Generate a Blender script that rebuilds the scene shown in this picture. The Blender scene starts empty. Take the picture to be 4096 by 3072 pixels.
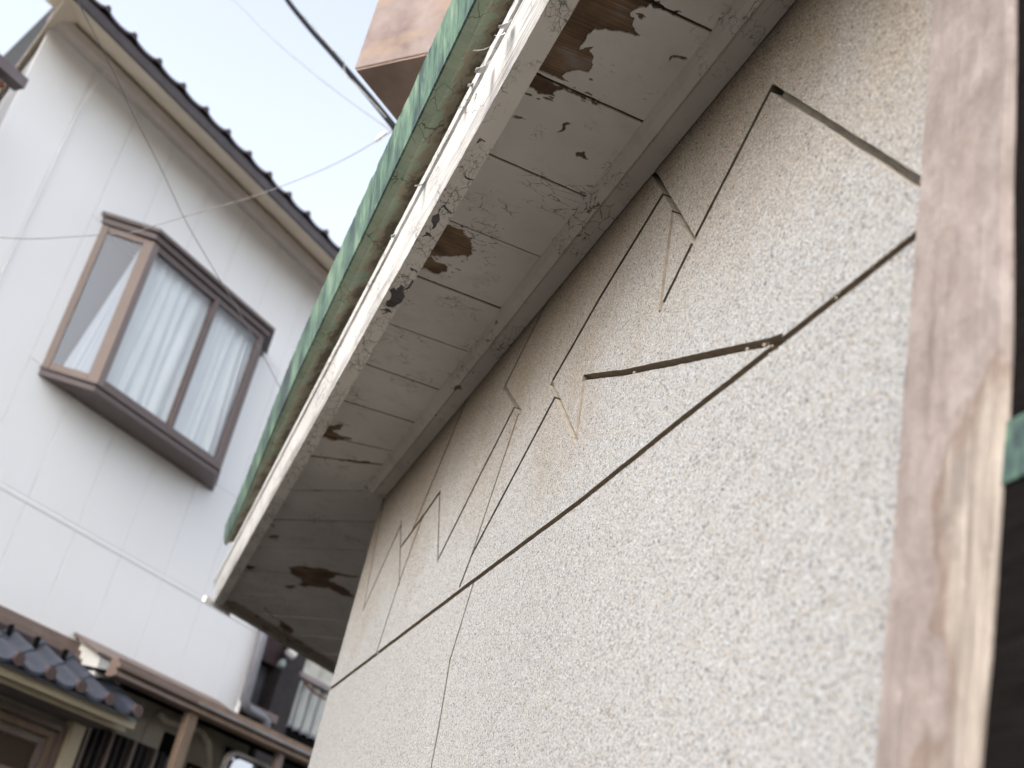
import bpy, bmesh, math, random
import numpy as np
from mathutils import Vector, Matrix, noise
from mathutils.geometry import tessellate_polygon

# ------------------------------------------------------------------ camera, sky, sun, exposure
scene = bpy.context.scene
PW, PH, F = 4096.0, 3072.0, 5000.0            # size and focal length of the photograph in pixels
YAW, PITCH, ROLL = 0.23580622, 0.46372255, 0.2333912
EYE = 1.5
cy, sy, cp, sp = math.cos(YAW), math.sin(YAW), math.cos(PITCH), math.sin(PITCH)
_f = np.array([sy * cp, cy * cp, sp]); _r = np.array([cy, -sy, 0.0]); _u = np.cross(_r, _f)
_c, _s = math.cos(ROLL), math.sin(ROLL)
RGT, UPV, FWD = _c * _r + _s * _u, -_s * _r + _c * _u, _f

cam_data = bpy.data.cameras.new('camera'); cam = bpy.data.objects.new('camera', cam_data)
scene.collection.objects.link(cam); scene.camera = cam
cam_data.sensor_width = 17.3; cam_data.lens = F / PW * 17.3
cam_data.clip_start = 0.05; cam_data.clip_end = 2000
cam_data.dof.use_dof = True; cam_data.dof.focus_distance = 3.05; cam_data.dof.aperture_fstop = 1.45
cam.matrix_world = Matrix(((RGT[0], UPV[0], -FWD[0], 0), (RGT[1], UPV[1], -FWD[1], 0),
                           (RGT[2], UPV[2], -FWD[2], EYE), (0, 0, 0, 1)))

SUN_DIR = Vector((-1.0, -0.85, 0.92)).normalized()
world = bpy.data.worlds.new('World'); scene.world = world; world.use_nodes = True
wn = world.node_tree.nodes; wl = world.node_tree.links
sky = wn.new('ShaderNodeTexSky'); sky.sky_type = 'NISHITA'; sky.sun_disc = False
sky.sun_elevation = math.asin(SUN_DIR.z); sky.sun_rotation = math.atan2(SUN_DIR.x, SUN_DIR.y)
sky.air_density = 1.0; sky.dust_density = 4.0; sky.ozone_density = 1.0; sky.altitude = 0
hs_ = wn.new('ShaderNodeHueSaturation'); hs_.inputs['Saturation'].default_value = 0.42   # hazy sky
wl.new(sky.outputs[0], hs_.inputs['Color']); wl.new(hs_.outputs[0], wn['Background'].inputs[0]); wn['Background'].inputs[1].default_value = 0.15
sl = bpy.data.lights.new('sun', 'SUN'); sl.energy = 0.6; sl.angle = math.radians(16); sl.color = (1.0, 0.985, 0.96)
so = bpy.data.objects.new('sun', sl); scene.collection.objects.link(so); so.location = (0, 0, 20)
so.rotation_euler = SUN_DIR.to_track_quat('Z', 'Y').to_euler()
scene.view_settings.view_transform = 'Standard'; scene.view_settings.look = 'None'
scene.view_settings.gamma = 1.0; scene.view_settings.use_curve_mapping = False
scene.view_settings.exposure = 1.72
scene.cycles.max_bounces = 8; scene.cycles.diffuse_bounces = 5; scene.cycles.transparent_max_bounces = 12

# ------------------------------------------------------------------ measuring helpers
def ray(px, py):
    return (px - PW / 2) / F * RGT - (py - PH / 2) / F * UPV + FWD
def on_x(px, py, x):
    d = ray(px, py); p = d * (x / d[0]); return (p[0], p[1], p[2] + EYE)
def on_z(px, py, z):
    d = ray(px, py); p = d * ((z - EYE) / d[2]); return (p[0], p[1], z)
def at_dist(px, py, dist):
    d = ray(px, py); p = d / np.linalg.norm(d) * dist; return Vector((p[0], p[1], p[2] + EYE))
ANG = 0.82781364
BX, BY = math.sin(ANG), math.cos(ANG)          # along the neighbour's front
NX, NY = math.cos(ANG), -math.sin(ANG)         # out of the neighbour's front
DIST = 7.0
def nbm(px, py, off=0.0):
    """(t, z above the eye) of a traced point on the plane lying off metres in front of the neighbour's wall"""
    d = ray(px, py); k = -(DIST - off) / (d[0] * NX + d[1] * NY); p = d * k
    return p[0] * BX + p[1] * BY, p[2]
def NB(t, off, z):
    return Vector((t * BX - (DIST - off) * NX, t * BY - (DIST - off) * NY, z + EYE))

# ------------------------------------------------------------------ object helpers
COL = scene.collection
def new_obj(name, me, mat=None, parent=None):
    o = bpy.data.objects.new(name, me); COL.objects.link(o)
    if mat is not None and me is not None and not me.materials: me.materials.append(mat)
    if parent is not None: o.parent = parent
    return o
def empty(name, loc=(0, 0, 0)):
    o = bpy.data.objects.new(name, None); COL.objects.link(o); o.empty_display_size = 0.1
    return o
def tag(o, label=None, cat=None, group=None, kind=None):
    if label: o['label'] = label
    if cat: o['category'] = cat
    if group: o['group'] = group
    if kind: o['kind'] = kind
    return o
class MB:
    def __init__(s): s.v = []; s.f = []
    def add(s, vs, fs):
        n = len(s.v); s.v += [tuple(v) for v in vs]; s.f += [tuple(i + n for i in f) for f in fs]
    def hexa(s, c):
        s.add(c, [(0, 3, 2, 1), (4, 5, 6, 7), (0, 1, 5, 4), (1, 2, 6, 5), (2, 3, 7, 6), (3, 0, 4, 7)])
    def box(s, x0, x1, y0, y1, z0, z1):
        s.hexa([(x0, y0, z0), (x1, y0, z0), (x1, y1, z0), (x0, y1, z0), (x0, y0, z1), (x1, y0, z1), (x1, y1, z1), (x0, y1, z1)])
    def nbox(s, t0, t1, o0, o1, z0, z1):
        s.hexa([NB(t0, o0, z0), NB(t0, o1, z0), NB(t1, o1, z0), NB(t1, o0, z0), NB(t0, o0, z1), NB(t0, o1, z1), NB(t1, o1, z1), NB(t1, o0, z1)])
    def nprism(s, t0, t1, prof):
        """profile [(off, z)] swept along t"""
        n = len(prof); vs = [NB(t0, o, z) for o, z in prof] + [NB(t1, o, z) for o, z in prof]
        s.add(vs, [tuple(range(n))[::-1], tuple(range(n, 2 * n))] + [(i, (i + 1) % n, (i + 1) % n + n, i + n) for i in range(n)])
    def prism(s, poly, z0, z1):
        n = len(poly)
        tri = tessellate_polygon([[Vector((p[0], p[1], 0)) for p in poly]])
        vs = [(p[0], p[1], z0) for p in poly] + [(p[0], p[1], z1) for p in poly]
        s.add(vs, [t for t in tri] + [tuple(i + n for i in t) for t in tri] + [(i, (i + 1) % n, (i + 1) % n + n, i + n) for i in range(n)])
    def tube(s, pts, r, seg=8, closed=True):
        pts = [Vector(p) for p in pts]; n = len(pts); base = len(s.v); up = Vector((0.13, 0.31, 0.94))
        for i, p in enumerate(pts):
            d = (pts[min(i + 1, n - 1)] - pts[max(i - 1, 0)]).normalized()
            a = d.cross(up).normalized(); b = d.cross(a)
            for k in range(seg):
                w = 2 * math.pi * k / seg; s.v.append(tuple(p + a * (r * math.cos(w)) + b * (r * math.sin(w))))
        for i in range(n - 1):
            for k in range(seg):
                q = base + i * seg; k2 = (k + 1) % seg
                s.f.append((q + k, q + k2, q + seg + k2, q + seg + k))
        s.f.append(tuple(base + k for k in range(seg))[::-1]); s.f.append(tuple(base + (n - 1) * seg + k for k in range(seg)))
    def loft(s, rings):
        """rings of equally many points, closed round and capped"""
        m = len(rings[0]); base = len(s.v)
        for r in rings: s.v += [tuple(p) for p in r]
        for i in range(len(rings) - 1):
            for k in range(m):
                k2 = (k + 1) % m; a = base + i * m
                s.f.append((a + k, a + k2, a + m + k2, a + m + k))
        s.f.append(tuple(base + k for k in range(m))[::-1]); s.f.append(tuple(base + (len(rings) - 1) * m + k for k in range(m)))
    def mesh(s, name='mesh', smooth=False):
        me = bpy.data.meshes.new(name); me.from_pydata(s.v, [], s.f)
        bm = bmesh.new(); bm.from_mesh(me); bmesh.ops.recalc_face_normals(bm, faces=bm.faces); bm.to_mesh(me); bm.free()
        if smooth:
            me.polygons.foreach_set('use_smooth', [True] * len(me.polygons))
        me.update(); return me
    def build(s, name, mat, parent=None, bevel=0, smooth=False):
        o = new_obj(name, s.mesh(name, smooth), mat, parent)
        if bevel:
            b = o.modifiers.new('bevel', 'BEVEL'); b.width = bevel; b.segments = 2; b.limit_method = 'ANGLE'; b.angle_limit = math.radians(40)
        return o
def boolean_cut(o, cutters, self_hit=True):
    for c in cutters:
        m = o.modifiers.new('cut', 'BOOLEAN'); m.operation = 'DIFFERENCE'; m.solver = 'EXACT'; m.object = c
        m.use_self = self_hit; m.material_mode = 'TRANSFER'
    dg = bpy.context.evaluated_depsgraph_get(); dg.update()
    me = bpy.data.meshes.new_from_object(o.evaluated_get(dg), depsgraph=dg)
    va = sum(p.area for p in o.data.polygons); vb = sum(p.area for p in me.polygons)
    if vb < va * .4: print('CUT LOST', o.name, va, vb)
    old = o.data; o.modifiers.clear(); o.data = me
    for c in cutters: bpy.data.objects.remove(c)
    bpy.data.meshes.remove(old)
def nz(x, y=0.0, z=0.0): return noise.noise(Vector((x, y, z)))
def simple_poly(P):
    n = len(P)
    def cr(o, a, b): return (a[0] - o[0]) * (b[1] - o[1]) - (a[1] - o[1]) * (b[0] - o[0])
    for i in range(n):
        a, b = P[i], P[(i + 1) % n]
        for j in range(i + 2, n):
            if (j + 1) % n == i: continue
            c, d = P[j], P[(j + 1) % n]
            if cr(a, b, c) * cr(a, b, d) <= 0 and cr(c, d, a) * cr(c, d, b) <= 0: return False
    return True
def fract(poly, amp=0.13, it=3, seed=1):
    for k in range(8):
        q = fract_(poly, amp * (1 - .12 * k), it, seed + 100 * k)
        if simple_poly(q): return q
    if not simple_poly(poly): print('OUTLINE CROSSES ITSELF', seed)
    return poly
def fract_(poly, amp=0.13, it=3, seed=1):
    rnd = random.Random(seed)
    for _ in range(it):
        out = []
        for i, a in enumerate(poly):
            b = poly[(i + 1) % len(poly)]; dx, dy = b[0] - a[0], b[1] - a[1]
            k = rnd.uniform(-amp, amp); out += [a, (a[0] + dx * .5 - dy * k, a[1] + dy * .5 + dx * k)]
        poly = out
    return poly

# ------------------------------------------------------------------ node helpers
def mat(name, rough=0.85, spec=0.3, metal=0.0):
    m = bpy.data.materials.new(name); m.use_nodes = True; n = m.node_tree
    b = n.nodes['Principled BSDF']; b.inputs['Roughness'].default_value = rough
    b.inputs['Specular IOR Level'].default_value = spec; b.inputs['Metallic'].default_value = metal
    return m, n, b
def coords(n, scale=(1, 1, 1), rotz=0.0, src='Object'):
    t = n.nodes.new('ShaderNodeTexCoord'); mp = n.nodes.new('ShaderNodeMapping')
    mp.inputs['Scale'].default_value = scale; mp.inputs['Rotation'].default_value = (0, 0, rotz)
    n.links.new(t.outputs[src], mp.inputs[0]); return mp.outputs[0]
def tex_noise(n, vec, scale, detail=4, rough=0.55, dist=0.0):
    t = n.nodes.new('ShaderNodeTexNoise'); t.inputs['Scale'].default_value = scale; t.inputs['Detail'].default_value = detail
    t.inputs['Roughness'].default_value = rough; t.inputs['Distortion'].default_value = dist
    n.links.new(vec, t.inputs['Vector']); return t.outputs['Fac'], t.outputs['Color']
def voro(n, vec, scale, feature='F1', rnd=1.0):
    t = n.nodes.new('ShaderNodeTexVoronoi'); t.feature = feature; t.inputs['Scale'].default_value = scale
    t.inputs['Randomness'].default_value = rnd; n.links.new(vec, t.inputs['Vector']); return t
def ramp(n, fac, stops, interp='LINEAR'):
    r = n.nodes.new('ShaderNodeValToRGB'); r.color_ramp.interpolation = interp; e = r.color_ramp.elements
    while len(e) < len(stops): e.new(0.5)
    for el, (p, c) in zip(e, stops):
        el.position = p; el.color = (c, c, c, 1) if isinstance(c, (int, float)) else (*c, 1)
    n.links.new(fac, r.inputs[0]); return r.outputs[0]
def mixc(n, fac, a, b, mode='MIX'):
    x = n.nodes.new('ShaderNodeMix'); x.data_type = 'RGBA'; x.blend_type = mode
    for sock, v in ((x.inputs['Factor'], fac), (x.inputs['A'], a), (x.inputs['B'], b)):
        if isinstance(v, (int, float)): sock.default_value = v if sock.type == 'VALUE' else (v, v, v, 1)
        elif isinstance(v, tuple): sock.default_value = (*v, 1)
        else: n.links.new(v, sock)
    return x.outputs['Result']
def math_(n, op, a, b=0.0, clamp=False):
    x = n.nodes.new('ShaderNodeMath'); x.operation = op; x.use_clamp = clamp
    for i, v in enumerate((a, b)):
        if isinstance(v, (int, float)): x.inputs[i].default_value = v
        else: n.links.new(v, x.inputs[i])
    return x.outputs[0]
def sepxyz(n, vec):
    s = n.nodes.new('ShaderNodeSeparateXYZ'); n.links.new(vec, s.inputs[0]); return s.outputs
def warp(n, vec, scale, amount):
    _, c = tex_noise(n, vec, scale, 3)
    m = n.nodes.new('ShaderNodeVectorMath'); m.operation = 'MULTIPLY_ADD'
    n.links.new(c, m.inputs[0]); m.inputs[1].default_value = (amount,) * 3; n.links.new(vec, m.inputs[2]); return m.outputs[0]
def bump(n, b, h, strength=0.5, dist=0.002, prev=None):
    x = n.nodes.new('ShaderNodeBump'); x.inputs['Strength'].default_value = strength; x.inputs['Distance'].default_value = dist
    n.links.new(h, x.inputs['Height'])
    if prev is not None: n.links.new(prev, x.inputs['Normal'])
    n.links.new(x.outputs[0], b.inputs['Normal']); return x.outputs[0]
def setc(n, b, c):
    if isinstance(c, tuple): b.inputs['Base Color'].default_value = (*c, 1)
    else: n.links.new(c, b.inputs['Base Color'])
def simple(name, col, rough=0.7, spec=0.3, var=0.25, scale=6, metal=0.0, stretch=(1, 1, 1), bmp=0.0):
    m, n, b = mat(name, rough, spec, metal); v = coords(n, stretch)
    f, _ = tex_noise(n, v, scale, 6, 0.6)
    dark = tuple(c * (1 - var) for c in col); lite = tuple(min(1, c * (1 + var)) for c in col)
    setc(n, b, ramp(n, f, [(0.3, dark), (0.7, lite)]))
    if bmp: bump(n, b, f, bmp, 0.002)
    return m

# ------------------------------------------------------------------ materials
ZB = EYE + 2.389 * 0.8
def m_stucco():
    m, n, b = mat('washed_aggregate_render', 0.9, 0.25); v = coords(n)
    vw = warp(n, v, 160, 0.0015)
    g1 = voro(n, vw, 300); g2 = voro(n, vw, 360); g3 = voro(n, vw, 235)
    s1 = sepxyz(n, g1.outputs['Color']); s2 = sepxyz(n, g2.outputs['Color']); s3 = sepxyz(n, g3.outputs['Color'])
    base = ramp(n, s1[0], [(0.0, (0.195, 0.195, 0.192)), (0.3, (0.255, 0.260, 0.262)), (0.6, (0.305, 0.312, 0.321)), (1.0, (0.42, 0.432, 0.448))])
    base = mixc(n, ramp(n, s2[1], [(0.80, 0.0), (0.86, 0.65)]), base, (0.27, 0.205, 0.135))
    dens, _ = tex_noise(n, v, 2.6, 4)
    thr = math_(n, 'ADD', s2[0], math_(n, 'MULTIPLY', math_(n, 'SUBTRACT', dens, 0.5), 0.22))
    base = mixc(n, ramp(n, thr, [(0.865, 0.0), (0.89, 0.8)]), base, (0.06, 0.062, 0.075))
    base = mixc(n, ramp(n, s3[2], [(0.94, 0.0), (0.955, 0.8)]), base, (0.05, 0.05, 0.06))
    # mortar between the grains
    base = mixc(n, ramp(n, g1.outputs['Distance'], [(0.45, 0.0), (0.75, 0.35)]), base, (0.23, 0.22, 0.20))
    # weather stain, ochre and uneven, below the eave and in drifting patches
    pos = sepxyz(n, v)
    st, _ = tex_noise(n, coords(n, (1, 1, 0.6)), 3.2, 6, 0.6)
    hgt = math_(n, 'MULTIPLY', math_(n, 'SUBTRACT', pos[2], 2.55), 0.95)
    stain = ramp(n, math_(n, 'ADD', hgt, math_(n, 'MULTIPLY', math_(n, 'SUBTRACT', st, 0.5), 0.9)), [(0.12, 0.0), (0.70, 0.75)])
    col = mixc(n, stain, base, mixc(n, 1.0, base, (0.70, 0.54, 0.36), 'MULTIPLY'))
    big, _ = tex_noise(n, v, 1.3, 5)
    col = mixc(n, 1.0, col, ramp(n, big, [(0.3, 0.90), (0.7, 1.0)]), 'MULTIPLY')
    setc(n, b, col)
    h = math_(n, 'MULTIPLY', math_(n, 'SUBTRACT', 1.0, g1.outputs['Distance']), 1.0)
    p = bump(n, b, h, 0.5, 0.0013); f, _ = tex_noise(n, v, 14, 4); bump(n, b, f, 0.25, 0.004, p)
    return m
def m_paint(name, col=(0.52, 0.485, 0.43), crack=0.5, along='X', speck=0.6, dirt=0.35, grain=0.0, hold=0.0):
    """old oil paint on timber: hairline craquelure, dirt, pits and a little bare wood"""
    m, n, b = mat(name, 0.62, 0.3); v = coords(n)
    st = (0.6, 1.15, 1) if along == 'X' else (1.35, 0.55, 1.35)
    big, _ = tex_noise(n, v, 2.1, 5); med, _ = tex_noise(n, v, 11, 5)
    c = ramp(n, big, [(0.3, tuple(x * .86 for x in col)), (0.7, tuple(min(1, x * 1.06) for x in col))])
    c = mixc(n, ramp(n, med, [(0.52, 0.0), (0.75, dirt)]), c, (0.34, 0.29, 0.22))
    vc = warp(n, warp(n, coords(n, st), 9, 0.05), 60, 0.012)
    e1 = voro(n, vc, 26, 'DISTANCE_TO_EDGE'); e2 = voro(n, vc, 70, 'DISTANCE_TO_EDGE')
    mk, _ = tex_noise(n, v, 4.5, 5, 0.6); mk2, _ = tex_noise(n, v, 9, 4, 0.6)
    k1 = math_(n, 'MULTIPLY', ramp(n, e1.outputs[0], [(0.0, 1.0), (0.042, 0.0)]), ramp(n, mk, [(0.60 - crack * .2, 0.0), (0.68 - crack * .2, 1.0)]))
    k2 = math_(n, 'MULTIPLY', ramp(n, e2.outputs[0], [(0.0, 1.0), (0.05, 0.0)]), ramp(n, mk2, [(0.62 - crack * .16, 0.0), (0.70 - crack * .16, 0.9)]))
    brk, _ = tex_noise(n, v, 55, 3, 0.6)
    k = math_(n, 'MULTIPLY', math_(n, 'MAXIMUM', k1, k2), ramp(n, brk, [(0.38, 0.0), (0.47, 1.0)]))
    c = mixc(n, k, c, (0.045, 0.035, 0.028))
    sn, _ = tex_noise(n, coords(n, st), 95, 3, 0.6)
    sk = ramp(n, sn, [(0.70, 0.0), (0.745, speck)]); c = mixc(n, sk, c, (0.10, 0.08, 0.065))
    # chips down to the wood
    cn, _ = tex_noise(n, coords(n, (st[0] * .8, st[1] * .8, 1)), 13, 6, 0.7)
    ch = ramp(n, math_(n, 'ADD', cn, math_(n, 'MULTIPLY', math_(n, 'SUBTRACT', mk, 0.5), 0.25)), [(0.70 - hold, 0.0), (0.712 - hold, 1.0)])
    c = mixc(n, ch, c, (0.15, 0.105, 0.075))
    if grain:
        gv = coords(n, (160, 3.0, 160)); gf, _ = tex_noise(n, gv, 1.0, 5, 0.7)
        gm, _ = tex_noise(n, coords(n, (30, 1.5, 30)), 1.0, 4)
        zz = sepxyz(n, v)[2]
        low = ramp(n, math_(n, 'MULTIPLY', math_(n, 'SUBTRACT', ZB + 0.055, zz), 18.0), [(0.0, 0.0), (0.55, 0.16)])
        gk = math_(n, 'MULTIPLY', ramp(n, math_(n, 'ADD', gf, low), [(0.54, 0.0), (0.62, 1.0)]), ramp(n, gm, [(0.38, 0.15), (0.58, grain)]))
        c = mixc(n, gk, c, (0.24, 0.22, 0.215))
    setc(n, b, c)
    hh = math_(n, 'SUBTRACT', med, math_(n, 'MULTIPLY', math_(n, 'MAXIMUM', k, ch), 1.4))
    p = bump(n, b, hh, 0.45, 0.0015)
    return m
def m_barewood(name='bare_soffit_wood', c0=(0.085, 0.052, 0.036), c1=(0.25, 0.165, 0.10)):
    m, n, b = mat(name, 0.85, 0.15)
    vec = warp(n, coords(n), 7, 0.01)
    mp = n.nodes.new('ShaderNodeMapping'); mp.inputs['Scale'].default_value = (2.5, 260, 60); n.links.new(vec, mp.inputs[0])
    g, _ = tex_noise(n, mp.outputs[0], 1.0, 4, 0.6)
    big, _ = tex_noise(n, coords(n, (1, 1.2, 1)), 7.5, 4)
    c = ramp(n, big, [(0.32, c0), (0.47, tuple((a + b_) / 2 for a, b_ in zip(c0, c1))), (0.62, c1), (0.74, (0.30, 0.26, 0.23))])
    c = mixc(n, ramp(n, g, [(0.35, 0.65), (0.6, 0.0)]), c, (0.05, 0.033, 0.024)); setc(n, b, c)
    bump(n, b, g, 0.6, 0.0015); return m
def m_copper(name, under=False):
    m, n, b = mat(name, 0.55, 0.4)
    st, _ = tex_noise(n, coords(n, (12, 30, 6)), 1.0, 7, 0.7, 1.2)
    big, _ = tex_noise(n, coords(n, (3, 5, 3)), 1.0, 5, 0.6)
    k = math_(n, 'ADD', math_(n, 'MULTIPLY', st, 0.55), math_(n, 'MULTIPLY', big, 0.5))
    if not under:
        c = ramp(n, k, [(0.42, (0.015, 0.024, 0.030)), (0.48, (0.038, 0.068, 0.062)), (0.535, (0.07, 0.135, 0.098)), (0.595, (0.125, 0.205, 0.14)), (0.66, (0.20, 0.28, 0.205)), (0.74, (0.48, 0.56, 0.48))])
        setc(n, b, c); bump(n, b, st, 0.2, 0.001)
    else:
        v = coords(n)
        c = ramp(n, k, [(0.36, (0.25, 0.33, 0.23)), (0.55, (0.36, 0.43, 0.31)), (0.70, (0.43, 0.48, 0.37))])
        fl, _ = tex_noise(n, coords(n, (1.3, 0.7, 1)), 11, 6, 0.68)
        pos = sepxyz(n, v); inn = math_(n, 'MULTIPLY', math_(n, 'SUBTRACT', pos[0], 0.268), 4.5)  # flaking plus painted rounding shade: beige, then dark brown, toward the inner edge
        e = math_(n, 'ADD', fl, inn)
        c = mixc(n, ramp(n, e, [(0.60, 0.0), (0.63, 0.85)]), c, (0.36, 0.30, 0.22))
        c = mixc(n, ramp(n, e, [(0.70, 0.0), (0.78, 0.8)]), c, (0.13, 0.10, 0.07))
        cr = voro(n, warp(n, coords(n, (1.2, 0.5, 1)), 14, 0.04), 24, 'DISTANCE_TO_EDGE')
        mk, _ = tex_noise(n, v, 5, 4)
        kk = math_(n, 'MULTIPLY', ramp(n, cr.outputs[0], [(0.0, 1.0), (0.035, 0.0)]), ramp(n, mk, [(0.5, 0.0), (0.58, 1.0)]))
        c = mixc(n, kk, c, (0.03, 0.04, 0.03)); setc(n, b, c); bump(n, b, math_(n, 'SUBTRACT', fl, kk), 0.5, 0.002)
    return m
def m_post():
    m, n, b = mat('peeling_brown_post', 0.8, 0.25); v = coords(n)
    f, _ = tex_noise(n, coords(n, (1, 1, 0.8)), 16, 6, 0.65); big, _ = tex_noise(n, coords(n, (1, 1, 0.6)), 4.2, 5, 0.55)
    paint = ramp(n, f, [(0.28, (0.155, 0.128, 0.118)), (0.52, (0.205, 0.172, 0.160)), (0.76, (0.275, 0.242, 0.232))])
    g, _ = tex_noise(n, coords(n, (60, 60, 3.0)), 1.0, 5, 0.6)
    wood = ramp(n, g, [(0.32, (0.13, 0.108, 0.092)), (0.5, (0.245, 0.21, 0.18)), (0.66, (0.34, 0.30, 0.265))])
    dk, _ = tex_noise(n, coords(n, (5, 5, 1.6)), 2.6, 5, 0.6)
    wood = mixc(n, ramp(n, dk, [(0.47, 0.0), (0.58, 0.75)]), wood, (0.15, 0.125, 0.112))
    pos = sepxyz(n, v)
    # the paint has gone from a tongue of wood low on the right half of the face
    a = math_(n, 'MULTIPLY', math_(n, 'SUBTRACT', 1.11, pos[1]), 5.0)
    z = math_(n, 'MULTIPLY', math_(n, 'SUBTRACT', 2.22, pos[2]), 1.5)
    e = math_(n, 'ADD', math_(n, 'MINIMUM', a, z), math_(n, 'MULTIPLY', math_(n, 'SUBTRACT', big, 0.5), 1.1))
    c = mixc(n, ramp(n, e, [(0.0, 0.0), (0.06, 0.9)]), paint, wood)
    c = mixc(n, math_(n, 'MULTIPLY', ramp(n, e, [(-0.0, 0.0), (0.02, 1.0)]), ramp(n, e, [(0.02, 0.6), (0.1, 0.0)])), c, (0.12, 0.08, 0.06))
    ed = math_(n, 'MULTIPLY', math_(n, 'SUBTRACT', pos[1], 1.14), 12)
    c = mixc(n, ramp(n, math_(n, 'ADD', ed, f), [(1.12, 0.0), (1.2, 0.55)]), c, (0.20, 0.085, 0.075))
    rg, _ = tex_noise(n, coords(n, (1, 1, 0.7)), 34, 6, 0.7); sp_, _ = tex_noise(n, coords(n, (38, 38, 1.6)), 1.0, 5, 0.6)
    ck = ramp(n, sp_, [(0.30, 0.8), (0.36, 0.0)])
    c = mixc(n, ramp(n, rg, [(0.56, 0.0), (0.66, 0.5)]), c, (0.15, 0.115, 0.10)); c = mixc(n, ck, c, (0.10, 0.075, 0.065))
    c = mixc(n, ramp(n, rg, [(0.28, 0.5), (0.36, 0.0)]), c, (0.38, 0.33, 0.315))
    setc(n, b, c); bump(n, b, math_(n, 'ADD', f, math_(n, 'MULTIPLY', math_(n, 'ADD', g, rg), 0.6)), 0.9, 0.006); return m
def m_glass(name, tint=(0.8, 0.86, 0.88), refl=0.35, dusty=0.0):
    m = bpy.data.materials.new(name); m.use_nodes = True; n = m.node_tree; n.nodes.remove(n.nodes['Principled BSDF'])
    t = n.nodes.new('ShaderNodeBsdfTransparent'); t.inputs[0].default_value = (*tint, 1)
    g = n.nodes.new('ShaderNodeBsdfGlossy'); g.inputs['Roughness'].default_value = 0.04
    lw = n.nodes.new('ShaderNodeLayerWeight'); lw.inputs[0].default_value = 0.5
    k = math_(n, 'ADD', math_(n, 'MULTIPLY', math_(n, 'POWER', lw.outputs['Facing'], 4.0), 0.7), refl)
    mx = n.nodes.new('ShaderNodeMixShader'); n.links.new(k, mx.inputs[0]); n.links.new(t.outputs[0], mx.inputs[1]); n.links.new(g.outputs[0], mx.inputs[2])
    n.links.new(mx.outputs[0], n.nodes['Material Output'].inputs[0]); return m

def m_box():
    m, n, b = mat('pinkish_brown_render', 0.85, 0.2); v = coords(n)
    f, _ = tex_noise(n, v, 5.5, 7, 0.65); g_, _ = tex_noise(n, coords(n, (1, 1, 2.2)), 2.3, 4)
    c = ramp(n, f, [(0.3, (0.11, 0.083, 0.077)), (0.5, (0.165, 0.13, 0.120)), (0.7, (0.205, 0.168, 0.158))])
    c = mixc(n, ramp(n, g_, [(0.50, 0.0), (0.62, 0.7)]), c, (0.23, 0.165, 0.12)); setc(n, b, c); bump(n, b, f, .3, .003); return m
M_STUCCO = m_stucco()
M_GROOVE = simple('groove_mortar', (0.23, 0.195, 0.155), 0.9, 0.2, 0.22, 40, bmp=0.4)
M_GROOVE_D = simple('shaded_joint_mortar', (0.095, 0.085, 0.065), 0.9, 0.1, 0.2, 40)  # shaded copy of the mortar: shadow put into the groove colour
M_GROOVE_L = simple('lit_joint_mortar', (0.27, 0.24, 0.20), 0.9, 0.2, 0.22, 40, bmp=0.4)  # lit copy of the mortar, for grooves whose visible side catches light
M_PAINT = m_paint('old_white_soffit_paint', (0.59, 0.56, 0.52), 0.32, 'X', 0.8, 0.25)
M_TRIM = m_paint('old_white_trim_paint', (0.54, 0.50, 0.46), 0.50, 'Y', 1.0, 0.35, 0, 0.04)
M_FASCIA = m_paint('flaking_fascia_paint', (0.60, 0.595, 0.585), 0.45, 'Y', 0.7, 0.10, 0.95, -0.02)
M_FBOT = m_paint('crazed_fascia_edge_paint', (0.74, 0.70, 0.64), 0.80, 'Y', 0.6, 0.18)
M_BARE = m_barewood()
M_BAREGREY = m_barewood('bare_grey_wood', (0.075, 0.07, 0.075), (0.17, 0.16, 0.165))
M_COPPER = m_copper('verdigris_copper'); M_COPPER_U = m_copper('peeling_shaded_gutter_underside', True)
M_POST = m_post()
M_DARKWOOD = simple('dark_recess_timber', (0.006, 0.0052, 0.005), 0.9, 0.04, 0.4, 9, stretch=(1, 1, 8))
M_BOX = m_box()
M_BOXU = simple('brown_underside_board', (0.33, 0.235, 0.20), 0.85, 0.2, 0.25, 5, bmp=0.3)
def m_siding():
    m, n, b = mat('white_siding', 0.5, 0.35)
    f, _ = tex_noise(n, coords(n, (7, 7, .8)), 1.0, 5, 0.6); g_, _ = tex_noise(n, coords(n), 1.4, 4)
    c = ramp(n, f, [(0.3, (0.89, 0.888, 0.88)), (0.7, (0.90, 0.90, 0.90))])
    c = mixc(n, ramp(n, g_, [(0.5, 0.0), (0.75, 0.35)]), c, (0.86, 0.855, 0.84)); setc(n, b, c); bump(n, b, g_, .08, .01); return m
M_SIDING = m_siding()
M_SOFFIT2 = simple('beige_eave_board', (0.80, 0.71, 0.58), 0.7, 0.3, 0.06, 4)
M_BRONZE = simple('bronze_window_frame', (0.115, 0.085, 0.08), 0.42, 0.45, 0.08, 12)
M_BRONZE_L = simple('tan_bronze_frame', (0.25, 0.19, 0.16), 0.5, 0.4, 0.06, 12)  # paler tan bronze for the left side members of the bay
M_BRONZE_M = simple('mauve_bronze_frame', (0.18, 0.145, 0.14), 0.45, 0.45, 0.06, 12)
M_TILE = simple('blue_grey_clay_tile', (0.042, 0.048, 0.066), 0.38, 0.5, 0.3, 9)
M_TILE_END = simple('brown_clay_tile_end', (0.085, 0.058, 0.052), 0.5, 0.4, 0.3, 14)
M_TILE_BR = simple('dark_brown_roof_tile', (0.055, 0.040, 0.040), 0.38, 0.5, 0.3, 9)
M_CREAM = simple('cream_painted_board', (0.60, 0.52, 0.37), 0.65, 0.3, 0.07, 6)
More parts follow.
